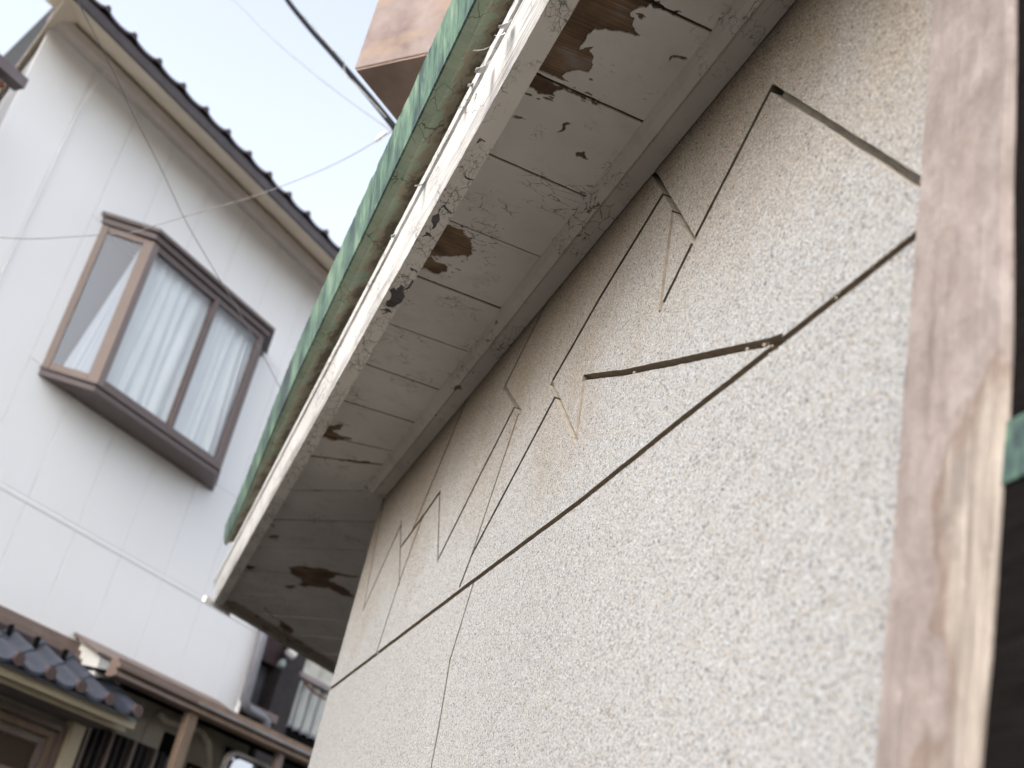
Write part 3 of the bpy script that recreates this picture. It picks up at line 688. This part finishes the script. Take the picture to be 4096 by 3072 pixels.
m_ = MB(); m_.nprism(ex0 - .01, ex1, [(.462, 5.335), (.49, 5.335), (.49, 5.40), (.462, 5.41)]); m_.build('eave_board', M_TILE_BR, nh)
m_ = MB(); m_.hexa([NB(ex0, .48, 5.40), NB(ex1, .48, 5.40), NB(ex1, -5, 7.5), NB(T0 + 2.1, -5, 7.5), NB(ex0, .48, 5.42), NB(ex1, .48, 5.42), NB(ex1, -5, 7.52), NB(T0 + 2.1, -5, 7.52)]); m_.build('roof_deck', M_TILE_BR, nh)
def tile_mesh(width, length, th, camber, name, slope):
    """S-shaped pantile: local x along the eave, y up the slope (away from the eave)"""
    m_ = MB(); n = 9; prof = []
    for i in range(n):
        u = i / (n - 1)
        z = -camber * math.sin(math.pi * min(1, u / .68)) if u < .68 else camber * 1.5 * math.sin(math.pi * (u - .68) / .32)
        prof.append((u * width * 1.02, z))
    vs = []
    for y in (0, length):
        dz = y * math.tan(slope)
        vs += [(x, y, z + dz) for x, z in prof] + [(x, y, z + dz - th) for x, z in prof]
    fs = []
    for i in range(n - 1):
        fs += [(i, i + 1, 2 * n + i + 1, 2 * n + i), (n + i, 3 * n + i, 3 * n + i + 1, n + i + 1), (i, n + i, n + i + 1, i + 1), (2 * n + i, 2 * n + i + 1, 3 * n + i + 1, 3 * n + i)]
    fs += [(0, 2 * n, 3 * n, n), (n - 1, 2 * n - 1, 4 * n - 1, 3 * n - 1)]
    m_.add(vs, fs); return m_.mesh(name)
def nb_matrix(t, off, z):
    # local x -> along b, y -> into the house (-n), z up
    o = NB(t, off, z); return Matrix(((BX, -NX, 0, o.x), (BY, -NY, 0, o.y), (0, 0, 1, o.z), (0, 0, 0, 1)))
SL = math.radians(21)
tm = tile_mesh(.262, .34, .022, .013, 'roof_tile', SL); tm.materials.append(M_TILE_BR)
end_m = MB(); end_m.loft([[(.222 + .024 * math.cos(a), yy, .006 + .024 * math.sin(a)) for a in np.linspace(0, 2 * math.pi, 13)[:-1]] for yy in (-.012, .02)])
end_b = end_m.mesh('tile_end'); end_b.materials.append(M_TILE_BR)
t = 3.585
k = 0
while t < 8.9:
    for r in range(2):
        o = new_obj('roof_tile', tm, None, nh); o.matrix_world = nb_matrix(t, .50 - r * .28, 5.455 + r * .28 * math.tan(SL))
        if r == 0:
            e_ = new_obj('tile_end', end_b, None, o); 
    t += .262

# bay window: canted, narrower in front than at the wall
bay = empty('bay_window'); bay.parent = nh
OF = .275
R0, F0, F1, R1 = (4.78, .003), (5.05, OF), (6.37, OF), (6.65, .003)
bz0, fz0, fz1, lz1 = 3.18, 3.215, 4.43, 4.51
def plan(name, pts, z0, z1, mt, bev=.003, par=None):
    m_ = MB(); n = len(pts); w0 = [NB(t, o, z0) for t, o in pts]; w1 = [NB(t, o, z1) for t, o in pts]
    m_.add(w0 + w1, [tuple(range(n))[::-1], tuple(range(n, 2 * n))] + [(i, (i + 1) % n, (i + 1) % n + n, i + n) for i in range(n)])
    return m_.build(name, mt, par or bay, bev)
def seg(name, a, b, u0, u1, dep0, dep1, z0, z1, mt, bev=.003):
    """member along the line a-b from u0 to u1 metres, dep metres inside it"""
    L = math.hypot(b[0] - a[0], b[1] - a[1]); dx, dy = (b[0] - a[0]) / L, (b[1] - a[1]) / L; ix, iy = dy, -dx
    P = lambda u, d: (a[0] + dx * u + ix * d, a[1] + dy * u + iy * d)
    if u1 is None: u1 = L
    if u1 < 0: u1 = L + u1
    if u0 < 0: u0 = L + u0
    return plan(name, [P(u0, dep0), P(u1, dep0), P(u1, dep1), P(u0, dep1)], z0, z1, mt, bev)
plan('base_box', [R0, F0, F1, R1], bz0, bz0 + .045, M_BRONZE, .004)
plan('sill', [(R0[0] - .01, .002), (F0[0] - .012, OF + .014), (F1[0] + .012, OF + .014), (R1[0] + .01, .002)], bz0 + .047, bz0 + .062, M_BRONZE)
plan('lid', [(R0[0] - .02, .002), (F0[0] - .02, OF + .02), (F1[0] + .03, OF + .02), (R1[0] + .03, .002)], fz1 + .003, lz1 - .028, M_BRONZE)
plan('lid_drip', [(R0[0] - .045, .002), (F0[0] - .03, OF + .045), (F1[0] + .045, OF + .045), (R1[0] + .07, .002)], lz1 - .026, lz1 + .006, M_BRONZE)
zz0 = bz0 + .064
for a, b, mt, nm in ((R0, F0, M_BRONZE_L, 'side'), (F1, R1, M_BRONZE, 'side')):
    seg('wall_mullion', a, b, 0 if a is R0 else -.05, .05 if a is R0 else None, .0, .035, zz0, fz1, mt)
    seg('corner_mullion', a, b, -.075 if a is R0 else 0, None if a is R0 else .075, .0, .03, zz0, fz1, mt)
    seg('side_bottom_rail', a, b, .052, -.077 if a is R0 else -.052, .002, .032, zz0, zz0 + .05, mt)
    seg('side_top_rail', a, b, .052, -.077 if a is R0 else -.052, .002, .032, fz1 - .05, fz1, mt)
    seg('pane', a, b, .05, -.06, .016, .020, zz0 + .05, fz1 - .05, M_GLASS_S, 0)
seg('corner_mullion', F0, F1, .002, .06, .002, .045, zz0, fz1, M_BRONZE_M)
seg('corner_mullion', F0, F1, -.05, -.002, .002, .045, zz0, fz1, M_BRONZE)
tm_ = .74
seg('mid_mullion', F0, F1, tm_ - .022, tm_ + .022, -.004, .045, zz0 + .003, fz1 - .003, M_BRONZE)
seg('bottom_rail', F0, F1, .062, -.052, .002, .05, zz0, zz0 + .055, M_BRONZE)
seg('top_rail', F0, F1, .062, -.052, .002, .05, fz1 - .05, fz1, M_BRONZE)
seg('pane', F0, F1, .06, tm_ - .022, .026, .030, zz0 + .055, fz1 - .05, M_GLASS, 0)
seg('pane', F0, F1, tm_ + .022, -.05, .016, .020, zz0 + .055, fz1 - .05, M_GLASS, 0)
plan('reveal', [(4.84, -.015), (4.84, .0015), (6.59, .0015), (6.59, -.015)], bz0 + .1, fz1 - .05, M_ROOM, 0)
def curtain(path, seed, waves=44, amp=.014):
    """path(u, v) -> (t, off) with u along the cloth and v up it"""
    m_ = MB(); nt, nz_ = 80, 14; vs = []
    for j in range(nz_ + 1):
        v = j / nz_
        for i in range(nt + 1):
            u = i / nt; t_, o_ = path(u, v); a = amp * math.sin(u * waves + 9 * nz(u * 3, v * .7, seed)) * (.6 + .8 * nz(u * 5, v * .6, seed + 8)) + .016 * nz(u * 9, v * 1.2, seed + 3)
            vs.append(NB(t_, o_ + a, zz0 + .01 + (fz1 - zz0 - .02) * v))
    m_.add(vs, [(j * (nt + 1) + i, j * (nt + 1) + i + 1, (j + 1) * (nt + 1) + i + 1, (j + 1) * (nt + 1) + i) for j in range(nz_) for i in range(nt)])
    return m_.build('curtain', M_CURTAIN, bay, smooth=True)
curtain(lambda u, v: (F0[0] + .03 + u * .78, OF - .085), 1.0)
curtain(lambda u, v: (F0[0] + .74 + u * .60, OF - .095), 5.0, 36)
curtain(lambda u, v: (F0[0] + .03 - u * (.03 + .15 * (1 - v) ** 1.1), OF - .085 - u * (.04 + .11 * (1 - v) ** 1.1)), 9.0, 12, .006)
# lower wall of the house
m_ = MB(); m_.nbox(3.2, T1, -.016, -.004, -EYE, ZBOT - .02); m_.build('lower_wall', M_CREAMW, nh)

# ------------------------------------------------------------------ tiled porch, lower left
porch = empty('tiled_porch')
tag(porch, 'low porch roof of curved blue-grey tiles over cream fascia boards against the white house', 'porch')
EO = .62
pr1, _ = nbm(560, 2868, EO); ez = nbm(259, 2722, EO)[1]
wz = nbm(0, 2500, .02)[1]
psl = math.atan2(wz - ez - .0, EO)
pt = tile_mesh(.262, .36, .022, .024, 'roof_tile', psl); pt.materials.append(M_TILE)
pe_m = MB(); pe_m.loft([[(.222 + .040 * math.cos(a), yy, .006 + .040 * math.sin(a)) for a in np.linspace(0, 2 * math.pi, 15)[:-1]] for yy in (-.014, .02)])
pe = pe_m.mesh('tile_end'); pe.materials.append(M_TILE_END)
n_t = 9
for i in range(n_t):
    for r in range(3):
        tt = pr1 - .262 * (i + 1)
        if r == 2: pass
        o = new_obj('roof_tile', pt, None, porch); o.matrix_world = nb_matrix(tt, EO - r * .235, ez + .012 * r + r * .235 * math.tan(psl))
        if r == 0: new_obj('tile_end', pe, None, o)
pl0 = pr1 - .262 * n_t
m_ = MB(); m_.nprism(pl0, pr1, [(EO - .01, ez - .055), (EO - .01, ez - .035), (0, wz - .07), (0, wz - .09)]); m_.build('roof_deck', M_TILE, porch)
fr = lambda name, px, y0, y1, o0, o1, mt: None
def ratio_box(name, t0, t1, o0, o1, r0, r1, mt, par, bev=.004):
    z0, z1 = r0 * (DIST - o1), r1 * (DIST - o1); m_ = MB(); m_.nbox(t0, t1, o0, o1, z0, z1); return m_.build(name, mt, par, bev)
fr1 = nbm(540, 2905, EO - .06)[0]
ratio_box('fascia', pl0, fr1, EO - .09, EO - .06, .1855, .1955, M_CREAM, porch)
ratio_box('lower_fascia', pl0, nbm(495, 2935, EO - .14)[0], EO - .17, EO - .14, .1795, .1848, M_CREAM, porch)
m_ = MB(); m_.nprism(pl0, nbm(480, 2930, EO - .2)[0], [(EO - .17, .1800 * (DIST - EO + .17)), (.0, .1690 * DIST), (.0, .1710 * DIST), (EO - .17, .1830 * (DIST - EO + .17))]); m_.build('soffit', M_GREYB, porch)
for j, (ra, rb, oo) in enumerate(((.2375, .2425, .05), (.2305, .2355, .085), (.2235, .2285, .12), (.216, .2215, .155))):
    ratio_box('ridge_course', pl0, nbm(409 + 14 * j, 2642 + 20 * j, oo)[0], .0, oo, ra - .003, rb, M_BROWN if j < 2 else M_TILE_BR, porch)
for px_ in (11, 118, 230, 340):
    t_ = nbm(px_ + 20, 2560 + px_ * .45, .2)[0]; m_ = MB(); m_.nbox(t_, t_ + .014, .15, .19, wz - .09, wz - .0); m_.build('tile_clip', M_DARKWOOD, porch)

# ------------------------------------------------------------------ house front below the porch
def pxbox(name, x0, x1, ymid, o0, o1, z0, z1, mt, par, bev=.003):
    t0, t1 = nbm(x0, ymid, o1)[0], nbm(x1, ymid, o1)[0]
    m_ = MB(); m_.nbox(t0, t1, o0, o1, z0, z1); return m_.build(name, mt, par, bev)
zf = .169 * DIST
pxbox('corner_pilaster', 298, 350, 2900, .0, .10, -EYE, zf, M_CREAM, nh)
win = empty('screen_window'); win.parent = nh
tR = nbm(270, 2930, .06)[0]
for j, (oo, tt) in enumerate(((.06, 0), (.045, .06), (.03, .12))):
    m_ = MB(); m_.nbox(tR - tt - .055, tR - tt, .0, oo, -.4, zf - .04 - tt); m_.build('jamb', M_BROWN if j != 1 else M_BROWN_L, win, .003)
    m_ = MB(); m_.nbox(3.0, tR - tt - .057, .0, oo, zf - .085 - tt, zf - .04 - tt); m_.build('head', M_BROWN if j != 1 else M_BROWN_L, win, .003)
m_ = MB(); m_.nbox(3.0, tR - .18, .0, .012, -.4, zf - .21); m_.build('screen', M_SCREEN, win)
m_ = MB(); m_.nbox(3.0, tR - .19, .012, .03, nbm(0, 3055, .03)[1] - .05, nbm(0, 3055, .03)[1]); m_.build('rail', M_BROWN_L, win)
lat = empty('lattice_screen'); tag(lat, 'dark slatted lattice screen beneath the tiled porch', 'lattice')
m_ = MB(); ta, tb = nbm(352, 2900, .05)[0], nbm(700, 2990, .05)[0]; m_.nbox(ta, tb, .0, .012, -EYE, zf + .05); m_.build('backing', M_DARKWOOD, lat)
k = 0; tt = ta + .02
while tt < tb:
    m_ = MB(); m_.nbox(tt, tt + .03, .013, .05, -EYE, zf + .04); m_.build('slat', M_LATT if k % 3 else M_BROWN, lat, .002); tt += .075; k += 1

# ------------------------------------------------------------------ brown canopy with moulded gutter running to the right
can = empty('veranda_canopy'); tag(can, 'long brown metal canopy gutter on a wooden post under the white house', 'canopy')
CO = .50; D_ = DIST - CO
ct0 = nbm(470, 2690, CO)[0]; ct1 = nbm(1400, 3060, CO)[0]; cm = nbm(787, 2830, CO)[0]
for nm, t_a, t_b, mt in (('gutter', cm, ct1, M_BROWN_L), ('gutter', ct0, cm - .004, M_BROWN)):
    prof = [(CO - .10, .2455 * D_), (CO - .03, .2470 * D_), (CO - .03, .2420 * D_), (CO - .0, .2410 * D_), (CO, .2365 * D_), (CO - .03, .2355 * D_), (CO - .02, .2330 * D_), (CO - .01, .2290 * D_), (CO - .05, .2265 * D_), (CO - .11, .2270 * D_)]
    m_ = MB(); m_.nprism(t_a, t_b, prof); m_.build(nm, mt, can, .003)
m_ = MB(); m_.nprism(cm + .01, ct1, [(CO - .028, .2372 * D_), (CO + .006, .2366 * D_), (CO + .006, .2395 * D_), (CO - .028, .2400 * D_)]); m_.build('gutter_band', simple('grey_band', (.27, .26, .27), .4), can)
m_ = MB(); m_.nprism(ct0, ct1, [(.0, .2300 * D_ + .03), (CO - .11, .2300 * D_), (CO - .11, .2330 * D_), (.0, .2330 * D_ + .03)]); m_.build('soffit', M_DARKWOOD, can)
m_ = MB(); m_.nprism(nbm(405, 2576, .3)[0], nbm(965, 2842, .3)[0] + .05, [(.004, ZBOT + .065), (.30, ZBOT - .05), (.30, ZBOT - .035), (.004, ZBOT + .085)]); m_.build('sheet_roof', M_BROWN, can)
m_ = MB(); tA = nbm(408, 2610, .28)[0]; tB = nbm(505, 2665, .28)[0]; tC = nbm(700, 2745, .28)[0]
m_.hexa([NB(tA, .02, ZBOT - .20), NB(tA, .28, ZBOT - .19), NB(tC, .28, ZBOT - .09), NB(tC, .02, ZBOT - .09), NB(tA, .02, ZBOT + .05), NB(tA, .28, ZBOT - .055), NB(tC, .28, ZBOT - .055), NB(tC, .02, ZBOT + .04)]); m_.build('end_board', M_WHITE, can)
pxbox('post', 722, 762, 2970, CO - .10, CO - .04, -EYE, .2268 * D_, M_BROWN_L, can, .004)
pxbox('far_post', 1108, 1132, 3050, CO - .10, CO - .05, -EYE, .2268 * D_, M_BROWN, can, .004)
# cream wall and clutter beneath the canopy
uw = empty('under_canopy_wall'); tag(uw, 'shaded cream wall with dark openings behind the canopy post', 'wall')
z_c = .2268 * D_ - .02
pxbox('wall_panel', 560, 1000, 2980, -.003, .004, -EYE, z_c + .12, M_CREAMW, uw)
for x0, x1, zt in ((640, 705, -.18), (770, 835, -.32), (905, 1010, -.10)):
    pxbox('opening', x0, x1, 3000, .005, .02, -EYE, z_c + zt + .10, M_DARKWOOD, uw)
for x0 in (655, 680, 785, 808):
    pxbox('bar', x0, x0 + 8, 3000, .021, .04, -EYE, z_c - .25, M_PIPE, uw)
hs = empty('ac_hose'); hs_o = MB(); ha = [nbm(x, y, .12) for x, y in [(640, 2850), (660, 2880), (700, 2895), (760, 2905), (810, 2925), (835, 2970), (842, 3040), (838, 3120)]]
bpy.data.objects.remove(hs)
hs_o.tube([NB(a, .12, z) for a, z in ha], .028, 10); tag(hs_o.build('drain_hose', M_CREAMW, None, smooth=True), 'cream wrapped hose bending down the wall under the brown canopy', 'hose')

# ------------------------------------------------------------------ dark timber annex right of the white house
an = empty('timber_annex'); tag(an, 'dark timber building with grey window beside the white house corner', 'building')
AO = -.30
def apx(name, x0, x1, y, o0, o1, z0, z1, mt, bev=.003, par=None):
    t0, t1 = nbm(x0, y, o1)[0], nbm(x1, y, o1)[0]; m_ = MB(); m_.nbox(t0, t1, o0, o1, z0, z1); return m_.build(name, mt, par or an, bev)
Zp = lambda x, y, o=AO: nbm(x, y, o)[1]
aT1 = nbm(1205, 2750, AO)[0]
m_ = MB(); m_.nbox(T1 + .01, aT1 + 3.0, AO - .3, AO - .12, -EYE, 4.2); m_.build('wall', M_DKWALL, an)
wz1, wz0 = Zp(1085, 2660), Zp(1030, 2822)
apx('window_pane', 1000, 1120, 2740, AO - .119, AO - .10, wz0, wz1, simple('clouded_glass', (.10, .10, .105), .25, .5, .5, 1.6))
apx('window_head', 1000, 1160, 2640, AO - .119, AO, wz1 + .005, Zp(1150, 2600) + .12, simple('maroon_board', (.06, .035, .035), .7))
apx('lintel', 990, 1190, 2580, AO - .119, AO + .04, Zp(1150, 2600) + .13, Zp(1150, 2560) + .35, M_PIPE)
apx('corner_timber', 1095, 1185, 2780, AO - .119, AO + .05, -EYE, Zp(1180, 2600) + .3, M_DKWALL)
apx('sill', 985, 1120, 2850, AO - .119, AO + .06, wz0 - .09, wz0 - .02, M_BROWN)
apx('lower_skirt', 985, 1180, 2900, AO - .119, AO + .02, -EYE, wz0 - .10, M_DARKWOOD)
dp = MB(); dpt = [nbm(1068, 2470, .06), nbm(1035, 2600, .06), nbm(978, 2800, .06), nbm(990, 2835, .06), nbm(1050, 2870, .06), nbm(1062, 2890, .06), nbm(1058, 2930, .06)]
dp.tube([NB(a, .06, z) for a, z in dpt], .042, 10)
tag(dp.build('downpipe', M_PIPE, None, smooth=True), 'grey plastic downpipe with an elbow on the white house corner', 'downpipe')
# cream wall with rail and pale corrugated sheet
cw = empty('corrugated_fence'); tag(cw, 'pale corrugated sheet fence under a cream wall and mauve rail', 'fence')
apx('upper_wall', 1195, 1420, 2680, AO - .1, AO, Zp(1214, 2694) + .0, Zp(1222, 2620) + .4, simple('pale_cream_wall', (.62, .60, .52), .8), .003, cw)
apx('rail', 1190, 1420, 2720, AO - .05, AO + .05, Zp(1214, 2720), Zp(1214, 2694) - .003, simple('mauve_rail', (.30, .25, .25), .5), .004, cw)
ct, ce = nbm(1150, 2850, AO)[0], nbm(1420, 2850, AO)[0]
zc0, zc1 = Zp(1153, 2905), Zp(1214, 2722)
q = ct
while q < ce:
    m_ = MB(); n_ = 7; pts = [(q + .115 * i / (n_ - 1), AO - .02 + .035 * math.sin(math.pi * i / (n_ - 1))) for i in range(n_)]
    vs = [NB(a, o, zc0) for a, o in pts] + [NB(a, o, zc1) for a, o in pts] + [NB(a, o - .004, zc0) for a, o in pts] + [NB(a, o - .004, zc1) for a, o in pts]
    m_.add(vs, [(i, i + 1, n_ + i + 1, n_ + i) for i in range(n_ - 1)] + [(2 * n_ + i, 3 * n_ + i, 3 * n_ + i + 1, 2 * n_ + i + 1) for i in range(n_ - 1)])
    m_.build('corrugated_panel', M_CORR, cw, smooth=True); q += .135
m_ = MB(); m_.nbox(ct - .02, ce, AO - .08, AO + .04, zc0 - .5, zc0 - .01); m_.build('dark_base', M_DARKWOOD, cw)
for i in range(4):
    c_ = nbm(1160 + i * 30, 2915 + i * 14, AO + .06); m_ = MB()
    m_.tube([NB(c_[0] + .05 * math.cos(a), AO + .05, c_[1] + .035 * math.sin(a)) for a in np.linspace(0, math.pi, 9)], .008, 6); m_.build('scallop', M_PIPE, cw)
hm = MB(); hp = [nbm(x, y, AO + .1) for x, y in [(1222, 2725), (1232, 2745), (1250, 2765), (1275, 2782), (1302, 2796)]]
hm.tube([NB(a, AO + .1, z) for a, z in hp], .011, 8); tag(hm.build('brown_hose', M_RUST, None, smooth=True), 'thin brown hose hanging in a curve on the corrugated fence', 'hose')
# small lamp under the dark lintel
lmp = empty('wall_lamp'); tag(lmp, 'small white-capped glass wall lamp on the dark timber annex', 'lamp')
a, z = nbm(1168, 2620, AO + .12); m_ = MB(); m_.tube([NB(a - .05, AO + .12, z + .02), NB(a, AO + .12, z), NB(a + .02, AO + .13, z - .01)], .042, 10); m_.build('lamp_cap', M_WHITE, lmp, smooth=True)
a, z = nbm(1128, 2650, AO + .12); m_ = MB(); m_.loft([[tuple(NB(a - .01 * k, AO + .12, z - .05 * k) + n2 * (r * math.cos(w_)) + bb * (r * math.sin(w_))) for w_ in np.linspace(0, 2 * math.pi, 11)[:-1]] for k, r in ((-.6, .02), (0, .035), (.7, .04), (1.1, .02))]); m_.build('lamp_glass', simple('green_glass', (.25, .30, .27), .2, .6), lmp, smooth=True)
# rounded mirror low under the canopy
mir = empty('road_mirror'); tag(mir, 'rounded pale-rimmed mirror low under the brown canopy showing tiled roofs', 'mirror')
mt0, mzt = nbm(912, 2990, .3); mt1 = nbm(1105, 3040, .3)[0]
def rrect(t0, t1, z0, z1, r, off):
    pts = []
    for cx_, cz_, a0 in ((t1 - r, z1 - r, 0), (t0 + r, z1 - r, 90), (t0 + r, z0 + r, 180), (t1 - r, z0 + r, 270)):
        for k in range(6): w_ = math.radians(a0 + k * 18); pts.append(NB(cx_ + r * math.cos(w_), off, cz_ + r * math.sin(w_)))
    return pts
mzt = mzt - .0
m_ = MB(); m_.loft([rrect(mt0, mt1, mzt - .75, mzt, .11, .28), rrect(mt0, mt1, mzt - .75, mzt, .11, .32)]); m_.build('rim', simple('mirror_rim', (.42, .37, .34), .5), mir)
m_ = MB(); m_.loft([rrect(mt0 + .03, mt1 - .03, mzt - .72, mzt - .03, .09, .321), rrect(mt0 + .05, mt1 - .05, mzt - .70, mzt - .05, .09, .335)]); mg, n_, b_ = mat('mirror_glass', .12, .5, 1.0); setc(n_, b_, (.45, .45, .47)); m_.build('mirror_face', mg, mir)
m_ = MB(); m_.nbox((mt0 + mt1) / 2 - .03, (mt0 + mt1) / 2 + .03, .22, .279, -EYE, mzt - .1); m_.build('pole', M_BROWN, mir)

# ------------------------------------------------------------------ balcony beam at the far left top
bal = empty('balcony_house'); tag(bal, 'house at the photo\'s left edge with a mauve-brown balcony beam and rusty brackets', 'house')
bo = .45; b1t, b1z = nbm(118, 316, bo); bz_b = nbm(97, 358, bo)[1]
m_ = MB(); m_.nbox(b1t - 1.6, b1t, bo - .10, bo, bz_b + .005, b1z - .005); m_.build('beam', simple('mauve_brown_metal', (.17, .14, .15), .5), bal, .003)
m_ = MB(); m_.nbox(b1t - 1.6, b1t - .17, bo - .9, bo - .11, bz_b - .06, bz_b - .0); m_.build('slab', M_CREAM, bal, .003)
for k in range(3):
    m_ = MB(); u_ = b1t - .10 - k * .14; m_.tube([NB(u_, bo - .7, bz_b - .03), NB(u_ - .02, bo - .05, bz_b - .05)], .022, 8); m_.build('bracket', M_RUST, bal, smooth=True)
m_ = MB(); m_.nbox(b1t - 1.6, b1t - .02, bo - .5, bo - .42, bz_b - .14, bz_b - .07); m_.build('under_rail', M_DARKWOOD, bal)
m_ = MB(); m_.nbox(b1t - 5.5, b1t - 1.45, -3.5, bo - .12, -EYE, 6.2); m_.build('wall', M_CREAMW, bal)
m_ = MB(); m_.nprism(b1t - 5.9, b1t - 1.3, [(bo + .3, 6.1), (bo + .3, 6.2), (-1.6, 7.0), (-3.9, 6.2), (-3.9, 6.1)]); m_.build('roof', M_TILE_BR, bal)

# ------------------------------------------------------------------ cables
def cable(name, pts, d0, d1, r, mt, label):
    n = len(pts); P = [at_dist(x, y, d0 + (d1 - d0) * i / (n - 1)) for i, (x, y) in enumerate(pts)]
    out = [P[0] + (P[0] - P[1]) * 9, P[0] + (P[0] - P[1]) * 3]
    for i in range(n - 1):
        p0, p1, p2, p3 = P[max(i - 1, 0)], P[i], P[i + 1], P[min(i + 2, n - 1)]
        for k in range(6):
            t_ = k / 6; out.append(.5 * ((2 * p1) + (p2 - p0) * t_ + (2 * p0 - 5 * p1 + 4 * p2 - p3) * t_ ** 2 + (3 * p1 - p0 - 3 * p2 + p3) * t_ ** 3))
    out.append(P[-1])
    m_ = MB(); m_.tube(out, r, 7); o = m_.build(name, mt, None, smooth=True); tag(o, label, 'cable', 'thin overhead wires' if name == 'overhead_wire' else None); return out
pa = cable('power_cable', [(940, -300), (1110, -60), (1160, 15), (1245, 120), (1330, 215), (1430, 330), (1510, 425), (1590, 525)], 10.0, 6.2, .017, M_CABLE, 'thick black overhead cable running down to the green gutter')
cable('overhead_wire', [(950, -260), (1145, -40), (1180, 30), (1248, 98), (1322, 190), (1375, 238), (1380, 290), (1440, 355), (1545, 470)], 10.0, 6.1, .003, M_WIRE, 'thin slack wire looping along the thick black cable')
cable('overhead_wire', [(700, -200), (940, 5), (1080, 145), (1250, 290), (1400, 405), (1540, 505), (1600, 545)], 12, 6.3, .0035, M_WIRE, 'faint thin wire crossing the sky left of the thick cable')
cable('overhead_wire', [(250, -160), (310, 0), (373, 127), (456, 291), (538, 468), (639, 664), (741, 880), (835, 1044), (987, 1300), (1123, 1555), (1250, 1790)], 5.4, 6.6, .0019, M_WIRE, 'thin grey wire sagging across the bay window and white siding')
cable('overhead_wire', [(-260, 930), (0, 950), (130, 955), (270, 948), (400, 940), (540, 928), (610, 905), (760, 860), (1000, 790), (1240, 700), (1400, 625), (1530, 548), (1600, 505)], 6.0, 6.6, .0021, M_WIRE, 'thin dark wire crossing above the bay window towards the gutter')
ins = MB(); p = at_dist(1502, 560, 6.5); q_ = at_dist(1548, 530, 6.5)
ins.loft([[tuple(p + (q_ - p) * s_ + Vector((0, r * math.cos(w_), r * math.sin(w_)))) for w_ in np.linspace(0, 2 * math.pi, 9)[:-1]] for s_, r in ((0, .006), (.1, .018), (.5, .022), (.8, .014), (1, .008))])
tag(ins.build('insulator', M_WHITE, None, smooth=True), 'small pale insulator on the thin wire by the green gutter', 'insulator')
